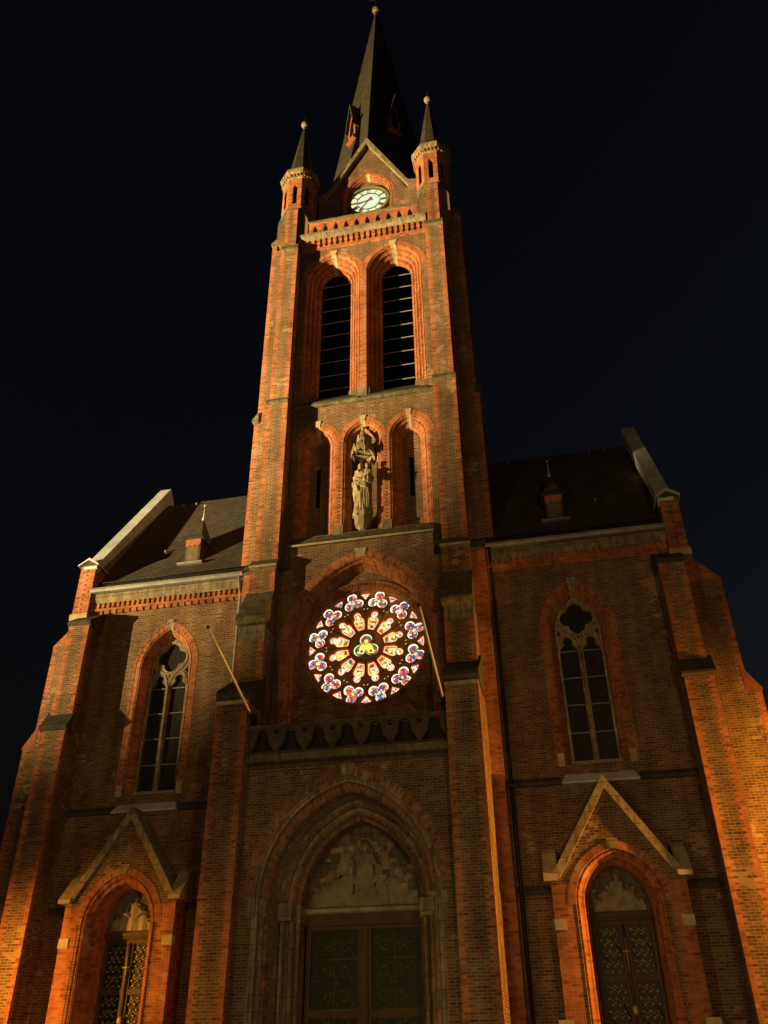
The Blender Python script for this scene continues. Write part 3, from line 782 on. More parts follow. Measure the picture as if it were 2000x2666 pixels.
PET = [petal(15 + 30 * k) for k in range(12)]
TRF = [foil(*polar(1.83, 15 + 30 * k), 3, .205, .195, R(90 - 15 - 30 * k), 9) for k in range(12)]
TRI = [tri(30 * k) for k in range(12)]
DOT = [circ(*polar(1.47, 30 * k + d), .032, 8) for k in range(12) for d in (-2.6, 2.6)]
CEN = foil(0, RC - .02, 3, .262, .235, R(90), 13)
tr.plate(circ(0, RC, 2.30, 72), PET + TRF + TRI + DOT + [CEN], YR, YR + .14)
for k in range(12):                                  # raised ribs of the tracery
    a = foil(*polar(1.83, 15 + 30 * k), 3, .205, .232, R(90 - 15 - 30 * k), 7)
    tr.tube([(x, YR, z) for x, z in a], .022, 5, 'tracery', True)
    p0, p1 = polar(.62, 30 * k), polar(1.38, 30 * k)
    tr.tube([(p0[0], YR, p0[1]), (p1[0], YR, p1[1])], .03, 6)
tr.tube([(x, YR, z) for x, z in circ(0, RC, .60, 32)], .03, 5, 'tracery', True)
tr.tube([(x, YR, z) for x, z in circ(0, RC, 2.2, 56)], .035, 5, 'tracery', True)
rose = tr.build('rose_window', church)
rose.scale = (1.035, 1, 1.035); rose.location = (0, 0, -RC * .035)
def pane(name, out, c, border, bw, mats, fn=None, deg=0, rim=None, rw=.03):
    """lit pane behind the tracery: coloured border and leaded infill"""
    q = MB(1, border); yb = YR + .09
    if rim:
        o2 = []
        for x, z in out:
            d = math.hypot(x - c[0], z - c[1]); k = max(0, 1 - rw / d); o2.append((c[0] + (x - c[0]) * k, c[1] + (z - c[1]) * k))
        for i in range(len(out)):
            j = (i + 1) % len(out); q.face([(p[0], yb, p[1]) for p in (out[i], out[j], o2[j], o2[i])], rim)
        out = o2
    ins = []
    for x, z in out:
        d = math.hypot(x - c[0], z - c[1]); k = max(0, 1 - bw / d) if d > 0 else 1
        ins.append((c[0] + (x - c[0]) * k, c[1] + (z - c[1]) * k))
    for i in range(len(out)):
        j = (i + 1) % len(out)
        q.face([(out[i][0], yb, out[i][1]), (out[j][0], yb, out[j][1]), (ins[j][0], yb, ins[j][1]), (ins[i][0], yb, ins[i][1])], border)
    tri_ = tessellate_polygon([[Vector((p[0], p[1], 0)) for p in ins]])
    a = R(90 - deg)
    for t in tri_:
        P_ = [ins[i] for i in t]; gx = sum(p[0] for p in P_) / 3; gz = sum(p[1] for p in P_) / 3
        q.face([(p[0], yb, p[1]) for p in P_], fn(gx, gz) if fn else mats, uv=[(p[0], p[1]) for p in P_])
    return q, yb
def bands(q, out_poly, yb, items):
    for pts, mat in items: q.face([(x, yb - .004, z) for x, z in pts], mat, uv=pts)
for k in range(12):
    deg = 15 + 30 * k; a = R(90 - deg); ca, sa = math.cos(a), math.sin(a)
    L = lambda r, t: (r * ca - t * sa, RC + r * sa + t * ca)
    q, yb = pane('petal_pane', PET[k], L(1.0, 0), 'sg_orange', .04, None, lambda gx, gz: ('sg_head' if math.hypot(gx, gz - RC) > 1.16 else 'sg_gold' if math.hypot(gx, gz - RC) > .93 else 'sg_red'), deg, 'sg_redflat', .034)
    # a standing figure: robe, belt, halo
    bands(q, None, yb, [([L(.86, -.09), L(.86, .09), L(.93, .11), L(.93, -.11)], 'sg_yellow'),
                        ([L(1.03, -.12), L(1.03, .10), L(1.09, .12), L(1.09, -.05)], 'sg_yellow'),
                        (circ(*L(1.20, .0), .05, 8), 'sg_cream'), ([L(.72, -.01), L(.86, -.012), L(.86, .012), L(.72, .01)], 'sg_navy')])
    q.build('petal_pane', rose)
    c = polar(1.83, deg)
    q, yb = pane('trefoil_pane', TRF[k], c, 'sg_cream', .042, 'sg_blue')
    for j in range(3):
        th = R(90 - deg) + 2 * PI * j / 3; lx, lz = c[0] + .20 * math.cos(th), c[1] + .20 * math.sin(th)
        dx, dz = math.cos(th + .5), math.sin(th + .5); px, pz = -dz, dx
        col = 'sg_redflat' if j else 'sg_blue'
        q.face([(lx + dx * u + px * v_, yb - .004, lz + dz * u + pz * v_) for u, v_ in ((-.10, -.035), (.10, -.035), (.10, .035), (-.10, .035))], 'sg_teal' if j == 0 else 'sg_crim' if 'sg_crim' in M else 'sg_orange_red' if 'sg_orange_red' in M else 'sg_redflat')
    q.face([(x, yb - .005, z) for x, z in circ(c[0], c[1], .05, 8)], 'sg_yellow')
    q.build('trefoil_pane', rose)
    c = polar(2.06, 30 * k)
    q, yb = pane('triangle_pane', TRI[k], c, 'sg_orange', .028, 'sg_head', rim='sg_redflat', rw=.02); q.build('triangle_pane', rose)
for d in DOT:
    q = MB(1, 'sg_dot'); q.face([(x, YR + .05, z) for x, z in d]); q.build('roundel_pane', rose)
q, yb = pane('centre_pane', CEN, (0, RC), 'sg_lime', .045, 'sg_teal')
bands(q, None, yb, [([(-.30, RC - .27), (-.10, RC - .27), (.0, RC - .1), (.1, RC - .27), (.30, RC - .27), (.24, RC + .0), (.10, RC + .13), (-.10, RC + .13), (-.24, RC)], 'sg_yellow'),
                    (circ(0, RC + .20, .075, 10), 'sg_yellow')])
for a in range(0, 360, 30):
    t = R(a); q.face([(.10 * math.cos(t - .12), yb - .005, RC + .21 + .10 * math.sin(t - .12)), (.165 * math.cos(t - .12), yb - .005, RC + .21 + .165 * math.sin(t - .12)), (.165 * math.cos(t + .12), yb - .005, RC + .21 + .165 * math.sin(t + .12)), (.10 * math.cos(t + .12), yb - .005, RC + .21 + .10 * math.sin(t + .12))], 'sg_redflat')
for sg in (-1, 1):
    q.face([(sg * .17, yb - .006, RC - .10), (sg * .10, yb - .006, RC - .22), (sg * .24, yb - .006, RC - .22)], 'sg_navy')
    q.face([(sg * .30, yb - .006, RC - .16), (sg * .27, yb - .006, RC - .26), (sg * .35, yb - .006, RC - .2)], 'sg_orange')
q.build('centre_pane', rose)
v = MB(1, 'void'); v.plate(circ(0, RC, 2.4, 40), [], .95); v.build('dark_interior', rose)

# ---------------------------------------------------------------- balcony over the portal
b = MB(1, 'mossy')
b.exx([(-2.30, 9.34), (-2.34, 9.44), (-2.34, 9.56), (-2.12, 9.63), (.36, 9.63), (.36, 9.3), (-2.15, 9.22), (-2.05, 9.18), (-1.9, 9.18), (-1.9, 9.3)], -3.26, 3.26)
bo = b.build('balcony', church)
hs = []
for k in range(7):
    x = -2.82 + k * .94
    z0 = 9.70
    pts = [(x - .42, z0), (x - .36, z0 + .10), (x - .27, z0 + .24), (x - .19, z0 + .33), (x - .235, z0 + .38)]
    for i in range(9):
        a = R(200 - 220 * i / 8); pts.append((x + .19 * math.cos(a), z0 + .54 + .19 * math.sin(a)))
    pts += [(x + .235, z0 + .38), (x + .19, z0 + .33), (x + .27, z0 + .24), (x + .36, z0 + .10), (x + .42, z0)]
    if k == 0: pts = [(max(px, -3.2), pz) for px, pz in pts]
    if k == 6: pts = [(min(px, 3.2), pz) for px, pz in pts]
    hs.append(pts)
for k in range(6): hs.append(circ(-2.35 + k * .94, 10.33, .085, 10))
q = MB(1, 'parapet'); q.plate(rect(-3.235, 3.235, 9.62, 10.48), hs, -2.16, -1.98); q.build('tracery_parapet', bo)
q = MB(1, 'iron'); q.box(-3.2, 3.2, -1.86, -1.80, 9.6, 10.42); q.build('shade_backing', bo)  # added dark sheet standing for the shade behind the parapet openings
q = MB(1, 'mossy'); q.exx([(-2.24, 10.46), (-2.24, 10.54), (-2.07, 10.6), (-1.9, 10.54), (-1.9, 10.46)], -3.24, 3.24); q.build('rail', bo)

# ---------------------------------------------------------------- main portal
PO = (0., 2.86, 0., 5.35, 3.55)
pw = MB()
pa = pointed(*PO, 0, 24)
pw.plate([(-3.28, 0), (-2.86, 0)] + pa[1:-1] + [(2.86, 0), (3.28, 0), (3.28, 9.3), (-3.28, 9.3)], [], -2.0)
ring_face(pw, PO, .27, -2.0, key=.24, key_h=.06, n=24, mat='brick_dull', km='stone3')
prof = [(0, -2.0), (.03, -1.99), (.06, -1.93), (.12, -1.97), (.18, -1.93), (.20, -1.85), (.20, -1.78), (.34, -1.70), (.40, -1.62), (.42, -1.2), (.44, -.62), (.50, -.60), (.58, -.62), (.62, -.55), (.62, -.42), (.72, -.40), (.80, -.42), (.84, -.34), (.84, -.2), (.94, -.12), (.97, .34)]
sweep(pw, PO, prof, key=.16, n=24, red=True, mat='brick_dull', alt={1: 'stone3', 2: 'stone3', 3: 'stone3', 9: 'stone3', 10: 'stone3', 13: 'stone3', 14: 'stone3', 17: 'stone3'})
pwo = pw.build('portal_arch', church)
st = MB(1, 'stone')
for sg in (-1, 1):
    for (o, y, r) in ((.27, -1.80, .075), (.55, -.72, .07), (.78, -.50, .07), (.91, -.27, .06)):
        x = sg * (2.86 - o)
        c_ = MB(1, 'stone2'); c_.lathe([(.11, 1.35), (.12, 1.5), (r + .02, 1.62), (r, 1.7), (r, 4.86), (r + .03, 4.9), (r + .02, 4.93), (r + .045, 5.2), (r + .06, 5.24)], (x, y), 12); c_.build('colonnette', pwo)
    for (x0, x1, y0, y1) in ((2.75, 3.0, -2.05, -1.7), (2.42, 2.66, -1.9, -1.6), (1.98, 2.42, -.86, -.1), (1.84, 2.02, -.40, .3)):
        c_ = MB(sg, 'stone3'); c_.box(x0, x1, y0, y1, 5.06, 5.40); c_.box(x0 + .02, x1 - .02, y0 + .02, y1 - .02, 4.92, 5.06); c_.build('impost', pwo)
        c_ = MB(sg, 'stone3'); c_.box(x0, x1, y0, y1, 1.0, 1.38); c_.build('column_base', pwo)
# tympanum with carved figures, lintel, doors
ty = MB(1, 'mossy'); ty.plate(pointed(0, 1.93, 5.2, 5.35, 2.62, 0, 16), [], .45, .7)
tyo = ty.build('tympanum', church)
lt = MB(1, 'stone'); lt.exx([(.10, 5.22), (.10, 5.32), (.3, 5.40), (.5, 5.40), (.5, 5.18), (.18, 5.18)], -1.9, 1.9); lt.box(-1.9, 1.9, .3, .5, 4.86, 5.18, 'frame'); lt.build('lintel', tyo)

# robed figure used for the carvings and the statue
def robe(mb, c, h, wd, seed=0, lean=0., depth=.6, mat=None, head=True, kneel=0.):
    rnd = random.Random(seed); ph = rnd.random() * 6; n = 20; rings = []
    fr = [(0, .50), (.06, .50), (.18, .47), (.33, .43), (.47, .42), (.58, .40), (.66, .43), (.74, .47), (.79, .42), (.82, .22), (.845, .12)]
    for t, r in fr:
        rg = []
        for i in range(n):
            a = 2 * PI * i / n
            f = 1 + (.13 * math.sin(5 * a + ph + t * 2.2) + .08 * math.sin(9 * a - ph)) * max(0, 1 - t * 1.15)
            rg.append((c[0] + r * wd * f * math.cos(a) + lean * t * h, c[1] + r * wd * depth * f * math.sin(a) - kneel * (1 - t) * .2 * h, c[2] + t * h))
        rings.append(rg)
    mb.loft(rings, mat)
    if head: mb.ball((c[0] + lean * h * .92, c[1] - .02, c[2] + h * .925), h * .068, mat, 10, (.88, .95, 1.15))
rl = MB(1, 'mossy2')
def carved(mb, x, z, h, wd, ln, sd, y=.40, arm=1, wing=False):
    robe(mb, (x, y, z), h, wd, sd, ln, .55)
    hx = x + ln * h * .78; hzz = z + h * .78
    mb.tube([(hx - .10 * h * arm, y - .05, hzz - .02 * h), (hx + .16 * h * arm, y - .14, hzz - .16 * h), (hx + .02 * h * arm, y - .2, hzz - .12 * h)], [.055 * h, .05 * h, .03 * h], 8)
    mb.tube([(hx + .14 * h * arm, y - .03, hzz - .02 * h), (hx + .24 * h * arm, y - .10, hzz - .2 * h), (hx + .10 * h * arm, y - .2, hzz - .05 * h)], [.055 * h, .05 * h, .03 * h], 8)
    mb.ball((x + ln * h * .92, y + .03, z + h * .95), h * .085, None, 10, (1, .7, 1))
    if wing:
        for q_ in (-1, 1):
            T = Matrix.Rotation(q_ * .5, 3, 'Y'); mb.ball((hx + q_ * .24 * h, y + .05, hzz + .02 * h), .2 * h, None, 10, (.42, .22, 1.5), T)
carved(rl, 0, 5.70, 1.55, .66, 0, 1)
rl.tube([(.28 * math.cos(R(a)), .40, 7.13 + .28 * math.sin(R(a))) for a in range(0, 360, 20)], .035, 6, None, True)
rl.box(-.42, .42, .28, .46, 5.40, 5.72); rl.box(-.5, -.38, .34, .46, 5.4, 6.6); rl.box(.38, .5, .34, .46, 5.4, 6.6)
for q_ in (-1, 1):
    carved(rl, q_ * .62, 5.40, 1.12, .5, -q_ * .10, 2 + q_, arm=-q_)
    carved(rl, q_ * .98, 5.40, .98, .5, -q_ * .12, 5 + q_, .36, arm=-q_)
    carved(rl, q_ * 1.32, 5.40, .78, .46, -q_ * .16, 8 + q_, .38, arm=-q_)
    carved(rl, q_ * 1.62, 5.40, .5, .4, -q_ * .22, 11 + q_, .40, arm=-q_)
    carved(rl, q_ * .74, 6.42, .72, .40, -q_ * .22, 14 + q_, .42, arm=-q_, wing=True)
    carved(rl, q_ * 1.16, 6.10, .50, .34, -q_ * .26, 17 + q_, .43, arm=-q_, wing=True)
rnd_ = random.Random(5)
for k in range(70):
    x = rnd_.uniform(-1.7, 1.7); z = rnd_.uniform(5.5, 7.6)
    if (abs(x) / 1.85) ** 1.7 + ((z - 5.35) / 2.35) ** 1.7 > 1: continue
    rl.ball((x, .46, z), rnd_.uniform(.07, .13), None, 8, (1.2, .5, .9))
rl.tube([(-.14, .2, 6.75), (-.05, .12, 6.6), (.05, .12, 6.7)], .05, 8); rl.ball((.0, .16, 6.86), .075, None, 8)
rl.build('carved_relief', tyo, .02)
for sg in (-1, 1):
    d = MB(sg, 'frame')
    d.plate(rect(.0 + .11, 1.86, .05, 4.86), [rect(.22, 1.70, 2.6, 4.74), rect(.22, 1.70, .4, 2.4)], .40, .50, 'frame')
    do = d.build('door', church)
    gq = MB(sg, 'doorglass'); gq.plate(rect(.2, 1.72, .35, 4.76), [], .47); gq.build('glass', do)
    iw = MB(sg, 'greenmetal')
    def curl(x, z, r, sgn, turns=1.3, a0=0):
        return [(x + r * (1 - i / 26) * math.cos(a0 + sgn * turns * 2 * PI * i / 20), .43, z + r * (1 - i / 26) * math.sin(a0 + sgn * turns * 2 * PI * i / 20)) for i in range(21)]
    for z in (3.95, 2.62, 1.5):
        iw.tube([(.22, .43, z), (1.7, .43, z)], .016, 5)
        for zz, sg2 in ((z + .32, 1), (z - .30, -1)):
            iw.tube([(1.6, .43, z), (1.25, .43, zz), (.95, .43, zz + sg2 * .12)], .012, 5)
            iw.tube(curl(.62, zz, .2, sg2), .012, 5); iw.tube(curl(1.12, zz, .17, -sg2, a0=PI), .012, 5)
            iw.tube([(.25, .43, z), (.5, .43, zz), (.85, .43, z + sg2 * .1)], .01, 5)
            iw.tube(curl(.40, z + sg2 * .52, .13, -sg2), .011, 5); iw.tube(curl(.88, z + sg2 * .56, .15, sg2, a0=1), .011, 5); iw.tube(curl(1.45, z + sg2 * .5, .14, sg2, a0=2), .011, 5)
            iw.tube([(.95, .43, z), (.95, .43, z + sg2 * .6)], .012, 5)
            for q_ in range(6): iw.ball((.36 + q_ * .24, .42, z + sg2 * (.12 + .1 * (q_ % 2))), .03, None, 6, (1, .5, 1))
    iw.build('ironwork', do)
mu = MB(1, 'frame'); mu.box(-.115, .115, .30, .5, 0, 4.88); mu.build('door_mullion', church)

# ---------------------------------------------------------------- aisles left and right of the tower
WIN = (7.72, 1.235, 9.25, 14.0, 1.975)
SD = (7.74, 1.25, 0., 5.05, 1.48)
for sx in (-1, 1):
    a = MB(sx)
    wh = pointed(*WIN); dh = pointed(7.74, 1.0, .0, 5.05, 1.23)
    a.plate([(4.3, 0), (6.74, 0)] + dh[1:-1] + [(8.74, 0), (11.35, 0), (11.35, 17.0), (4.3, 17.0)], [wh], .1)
    a.face([(11.75, .3, 0), (11.75, 10, 0), (11.75, 10, 17.3), (11.75, .3, 17.3)])
    a.face([(4.1, 10, 0), (11.75, 10, 0), (11.75, 10, 17.3), (4.1, 10, 17.3)])
    # gable end wall under the coping
    a.exx([(-.05, 17.0), (-.12, 18.5), (5.0, 25.4), (10.1, 18.5), (10.0, 17.0)], 11.36, 11.72, 'brick')
    ao = a.build('aisle_wall', church)
    # cornice: stone band over two rows of brick dentils
    c = MB(sx)
    c.exx([(-.02, 16.94), (-.06, 16.98), (-.10, 17.16), (-.10, 17.34), (.4, 17.34), (.4, 16.94)], 4.78, 11.3, 'stone2')
    c.box(4.78, 11.3, .02, .1, 16.5, 16.94, red=True)
    for i in range(30): c.box(4.88 + i * .215, 4.88 + i * .215 + .11, -.06, .02, 16.70, 16.94, red=True)
    c.box(4.78, 11.3, -.055, .02, 16.62, 16.705, red=True)
    for i in range(22): c.box(4.9 + i * .292, 4.9 + i * .292 + .16, -.02, .02, 16.46, 16.62, red=True)
    c.build('cornice', ao)
    gt = MB(sx, 'gutter'); gt.exx([(-.30, 17.36), (-.36, 17.44), (-.36, 17.52), (-.1, 17.52), (-.1, 17.36)], 4.78, 11.28); gt.build('gutter', ao)
    dp = MB(sx, 'gutter' if sx < 0 else 'iron'); X = 4.92
    dp.tube([(X, -.28, 17.38), (X, -.1, 17.0), (X, .0, 16.6), (X, .0, 8), (X, .0, .2)], .06, 8); dp.build('downpipe', ao)
    sg = MB(sx, 'iron')
    for z in (17.60, 17.92): sg.tube([(4.85, .0, z), (11.2, .0, z)], .018, 5)
    for i in range(58): sg.box(4.86 + i * .11 - .012, 4.86 + i * .11 + .012, -.012, .012, 17.5, 17.95)
    sg.build('snow_guard', ao)
    rf = MB(sx, 'slate'); sl = (24.95 - 17.42) / 5.2
    rf.exx([(-.2, 17.42), (5.0, 24.95), (10.2, 17.42)], 4.05, 11.36, 'slate'); rfo = rf.build('roof', church)
    # coping of the gable and its kneeler pier
    cp = MB(sx, 'zinc'); dz = .80
    cp.exx([(-.10, 18.35), (-.28, 18.62), (4.95, 25.95), (5.35, 25.55), (10.2, 18.6), (10.0, 18.3), (5.0, 25.0)], 11.25, 11.82); cp.build('coping', rfo)
    kn = MB(sx); kn.box(11.29, 11.95, -.22, .5, 16.45, 18.7, quoin='', red=True)
    for i in range(9): kn.box(11.58, 11.66, -.226, -.2, 16.65 + i * .22, 16.65 + i * .22 + .075, 'dark_stone')
    kno = kn.build('kneeler_pier', church)
    kc = MB(sx, 'zinc'); kc.exy([(11.17, 18.66), (11.62, 18.93), (12.07, 18.66), (12.07, 18.72), (11.62, 19.02), (11.17, 18.72)], -.32, .6); kc.exy([(11.24, 18.66), (11.62, 18.89), (12.0, 18.66)], -.24, .5, 'dark_stone'); kc.build('pier_cap', kno)
    ks = MB(sx, 'stone'); ks.exx([(-.26, 16.2), (-.30, 16.36), (-.30, 16.46), (.4, 16.5), (.4, 16.2)], 11.24, 12.0); ks.build('pier_corbel', kno)
    # dormer on the roof
    dm = MB(sx); x0, y0 = 7.55, .78
    dm.exy([(x0 - .33, 18.85), (x0 + .33, 18.85), (x0 + .33, 20.05), (x0 - .33, 20.05)], y0, y0 + 1.6, 'dormer_wood')
    dm.exy([(x0 - .33, 19.72), (x0 - .22, 19.64), (x0 - .11, 19.72), (x0, 19.64), (x0 + .11, 19.72), (x0 + .22, 19.64), (x0 + .33, 19.72), (x0 + .33, 20.05), (x0 - .33, 20.05)], y0 - .05, y0, 'copper')
    dm.exy([(x0 - .25, 18.98), (x0 + .25, 18.98), (x0 + .25, 19.7), (x0 - .25, 19.7)], y0 - .014, y0, 'shutter')
    dm.box(x0 - .55, x0 + .55, y0 - .22, y0 + .2, 18.74, 18.82, 'gutter')
    ev = [(x0 - .47, y0 - .22, 19.98), (x0 + .47, y0 - .22, 19.98), (x0 + .47, y0 + 1.6, 19.98), (x0 - .47, y0 + 1.6, 19.98)]
    md = [(x0 - .29, y0 + .05, 20.3), (x0 + .29, y0 + .05, 20.3), (x0 + .29, y0 + 1.4, 20.3), (x0 - .29, y0 + 1.4, 20.3)]
    tp = [(x0 - .04, y0 + .60, 21.35), (x0 + .04, y0 + .60, 21.35), (x0 + .04, y0 + .7, 21.35), (x0 - .04, y0 + .7, 21.35)]
    dm.loft([ev, md, tp], 'slate', True, False)
    dm.lathe([(.05, 21.3), (.07, 21.4), (.03, 21.55), (.02, 22.1)], (x0, y0 + .65), 8, 'zinc'); dm.ball((x0, y0 + .65, 22.14), .05, 'zinc', 8)
    dm.build('dormer', rfo)
    # small hooks on the slates
    hk = MB(sx, 'gutter')
    for (hx, hy) in ((9.2, 1.6), (10.3, 4.75), (9.6, 4.75), (5.9, 4.8), (7.9, 1.7)):
        hz = 17.42 + (hy + .2) * sl; hk.box(hx - .03, hx + .03, hy - .12, hy + .05, hz - .02, hz + .07)
    hk.build('roof_hooks', rfo)
    # corner buttresses
    b = MB(sx)
    b.box(10.70, 11.56, -.82, .2, 11.4, 15.7, quoin='fl', skip='k')
    b.box(10.70, 11.62, -1.05, .2, 0, 11.4, quoin='fl', skip='k')
    b.box(11.5, 12.86, .36, 1.5, 11.3, 15.45, quoin='fr', skip='k')
    b.box(11.5, 13.22, .36, 1.5, 0, 11.3, quoin='fr', skip='k')
    bo = b.build('corner_buttress', church)
    q = MB(sx, 'dark_stone'); q.exx([(.12, 16.55), (-.86, 15.86), (-.90, 15.80), (-.90, 15.72), (-.80, 15.62), (.12, 15.62)], 10.64, 11.60); q.build('weathering', bo)
    q = MB(sx, 'dark_stone'); q.exx([(-.75, 12.2), (-1.08, 11.66), (-1.14, 11.58), (-1.14, 11.50), (-1.03, 11.40), (-.75, 11.40)], 10.63, 11.70); q.build('weathering', bo)
    q = MB(sx); q.exy([(12.0, 16.45), (12.88, 15.45), (12.88, 15.38), (11.5, 15.38), (11.5, 16.45)], .37, 1.5, 'brick', red=True); q.build('weathering', bo)
    q = MB(sx); q.exy([(12.74, 12.2), (13.26, 11.36), (13.26, 11.28), (12.74, 11.28)], .35, 1.5, 'copper'); q.build('weathering', bo)
    # strings on the aisle wall
    for x0_, x1_, z_, y_ in ((4.78, 6.5, 8.62, -.06), (8.95, 10.7, 8.62, -.06), (4.78, 5.75, 5.46, .01), (9.72, 10.7, 5.46, .01)):
        sc = MB(sx, 'dark_stone'); sc.exx([(y_ + .02, z_), (y_, z_ + .1), (.1, z_ + .26), (.1, z_)], x0_, x1_); sc.build('string_course', ao)

    # ---- tall two-light window
    wv = MB(sx)
    ring_face(wv, WIN, .07, .1, key=.17, key_h=.03, zb=9.25, n=16, km='stone3')
    sweep(wv, WIN, [(0, .1), (.17, .1), (.19, .13), (.22, .11), (.26, .14), (.27, .20), (.30, .25), (.36, .36), (.40, .42), (.435, .62)], key=.15, n=16, keymat='stone3')
    wo_ = wv.build('window', church)
    xc = 7.72
    t = MB(sx, 'stone3')
    ip = pointed(xc, .80, 9.3, 14.0, 1.54, 0, 14)
    hs = [foil(xc, 14.53, 4, .30, .285, PI / 2, 8)]
    for sg_ in (-1, 1):
        x = xc + sg_ * .40
        lt_ = [(x - .31, 9.42), (x - .31, 13.25), (x - .30, 13.36), (x - .22, 13.46), (x - .17, 13.49)]
        lt_ += [(x + .165 * math.cos(R(aa)), 13.66 + .165 * math.sin(R(aa))) for aa in (215, 180, 150, 115, 90, 65, 30, 0, -35)]
        lt_ += [(x + .17, 13.49), (x + .22, 13.46), (x + .30, 13.36), (x + .31, 13.25), (x + .31, 9.42)]
        hs.append(lt_)
    hs.append([(xc - .05, 13.75), (xc + .05, 13.75), (xc, 13.87)])
    for sg_ in (-1, 1): hs.append([(xc + sg_ * .74, 13.85), (xc + sg_ * .70, 14.13), (xc + sg_ * .58, 13.97)])
    t.plate(ip, hs, .55, .70)
    t.tube([(xc + .655 * math.cos(R(i * 12)), .55, 14.53 + .655 * math.sin(R(i * 12))) for i in range(30)], .035, 6, 'stone3', True)
    for sg_ in (-1, 1):
        x = xc + sg_ * .40
        t.tube([(x + .37 * math.cos(R(aa)), .55, 13.32 + .62 * math.sin(R(aa))) for aa in range(0, 181, 15)], .028, 6)
    t.tube([(xc, .55, 9.4), (xc, .55, 13.4)], .055, 8)
    t.build('tracery', wo_)
    gl = MB(sx, 'glass'); gl.plate(pointed(xc, .86, 9.3, 14.0, 1.6, 0, 14), [], .66); gl.build('glass', wo_)
    for zb_ in (13.28, 12.3, 11.34, 10.38):
        br_ = MB(sx, 'gutter'); br_.box(xc - .72, xc - .06, .60, .63, zb_, zb_ + .035); br_.box(xc + .06, xc + .72, .60, .63, zb_, zb_ + .035); br_.build('glazing_bar', wo_)
    sl_ = MB(sx, 'zinc')
    sl_.loft([[(6.52, -.12, 8.60), (8.92, -.12, 8.60), (8.92, .3, 8.60), (6.52, .3, 8.60)], [(6.52, -.12, 8.66), (8.92, -.12, 8.66), (8.92, .3, 8.66), (6.52, .3, 8.66)], [(6.90, .55, 9.46), (8.54, .55, 9.46), (8.54, .72, 9.46), (6.90, .72, 9.46)]], 'zinc', True, False)
    sl_.build('sill', wo_)
    for sg_ in (-1, 1):
        sq_ = MB(sx, 'stone'); x = xc + sg_ * 1.13; sq_.box(x - .1, x + .1, .075, .3, 9.2, 9.62); sq_.build('jamb_foot', wo_)

    # ---- side portal with its steep gable
    p = MB(sx)
    d0 = pointed(*SD, 0, 16)
    outl = [(5.84, 0), (6.49, 0)] + d0[1:-1] + [(8.99, 0), (9.64, 0), (9.64, 5.75), (9.5, 5.75), (7.74, 8.36), (5.98, 5.75), (5.84, 5.75)]
    p.plate(outl, [], -.7)
    for x in (5.84, 9.64): p.face([(x, -.7, 0), (x, .1, 0), (x, .1, 5.75), (x, -.7, 5.75)], ed=(0, 0))
    for x0_, x1_ in ((5.84, 6.38), (9.1, 9.64)):
        p.box(x0_, x1_, -.712, -.7, 0, 5.6, quoin='f', red=True)
    ring_face(p, SD, .22, -.712, key=.16, key_h=.06, n=16, km='stone3')
    sweep(p, SD, [(0, -.72), (.02, -.66), (.07, -.70), (.12, -.66), (.13, -.58), (.17, -.56), (.22, -.55), (.25, -.48), (.26, -.3), (.34, -.05), (.35, .42)], key=.12, n=16)
    po_ = p.build('porch', church)
    cp = MB(sx, 'stone3')
    cp.exy([(7.74, 8.22), (9.38, 5.74), (9.62, 5.80), (7.74, 8.62), (5.86, 5.80), (6.10, 5.74)], -.82, .1)
    cp.build('coping', po_)
    for sg_ in (-1, 1):
        k_ = MB(sx, 'stone'); xo, xi = 7.74 + sg_ * 2.09, 7.74 + sg_ * 1.68
        k_.exx([(-.90, 5.68), (-.90, 5.80), (-.2, 6.55), (.1, 6.72), (.1, 5.68)], min(xo, xi), max(xo, xi)); k_.build('kneeler', po_)
        k_ = MB(sx, 'stone'); xo, xi = 7.74 + sg_ * 1.92, 7.74 + sg_ * 1.58
        k_.box(min(xo, xi), max(xo, xi), -.75, -.5, 4.40, 4.68); k_.build('impost', po_)
        k_ = MB(sx, 'stone'); k_.box(7.74 + sg_ * 1.9 - .2, 7.74 + sg_ * 1.9 + .2, -.76, -.4, 1.5, 2.22); k_.build('plinth_block', po_)
        k_ = MB(sx); x0_, x1_ = sorted((7.74 + sg_ * 1.85, 7.74 + sg_ * 1.9)); 
    ty = MB(sx, 'mossy'); ty.plate(pointed(7.74, .92, 4.9, 5.05, 1.13, 0, 10), [], .40, .55)
    tyo = ty.build('tympanum', church)
    rl = MB(sx, 'mossy2')
    for k in range(16):
        x_ = 7.74 + random.uniform(-.75, .75); z_ = 5.0 + random.uniform(0, .8)
        if ((x_ - 7.74) / .85) ** 2 + ((z_ - 5.0) / 1.05) ** 2 < 1: rl.ball((x_, .41, z_), .07, None, 8, (1.2, .5, 1))
    for (x, h, wd, ln, sd) in ((7.74, 1.02, .42, 0, 11), (7.36, .72, .36, .12, 12), (8.12, .72, .36, -.12, 13), (7.08, .42, .28, .2, 14), (8.40, .42, .28, -.2, 15)):
        carved(rl, x, 4.95, h, wd, ln, sd, .37, 1 if x < 7.74 else -1)
    rl.build('carved_relief', tyo, .02)
    lt = MB(sx, 'wood'); lt.exx([(.28, 4.70), (.24, 4.82), (.24, 4.90), (.5, 4.93), (.5, 4.70)], 6.84, 8.64); lt.build('lintel', tyo)
    d = MB(sx, 'wood')
    d.plate(rect(6.86, 8.62, .05, 4.70), [rect(6.98, 7.62, 3.3, 4.58), rect(7.86, 8.50, 3.3, 4.58), rect(6.98, 7.62, 1.7, 3.15), rect(7.86, 8.50, 1.7, 3.15)], .36, .46)
    d.tube([(7.74, .34, 1.8), (7.74, .34, 4.6)], .05, 8, 'wood')
    do = d.build('door', church)
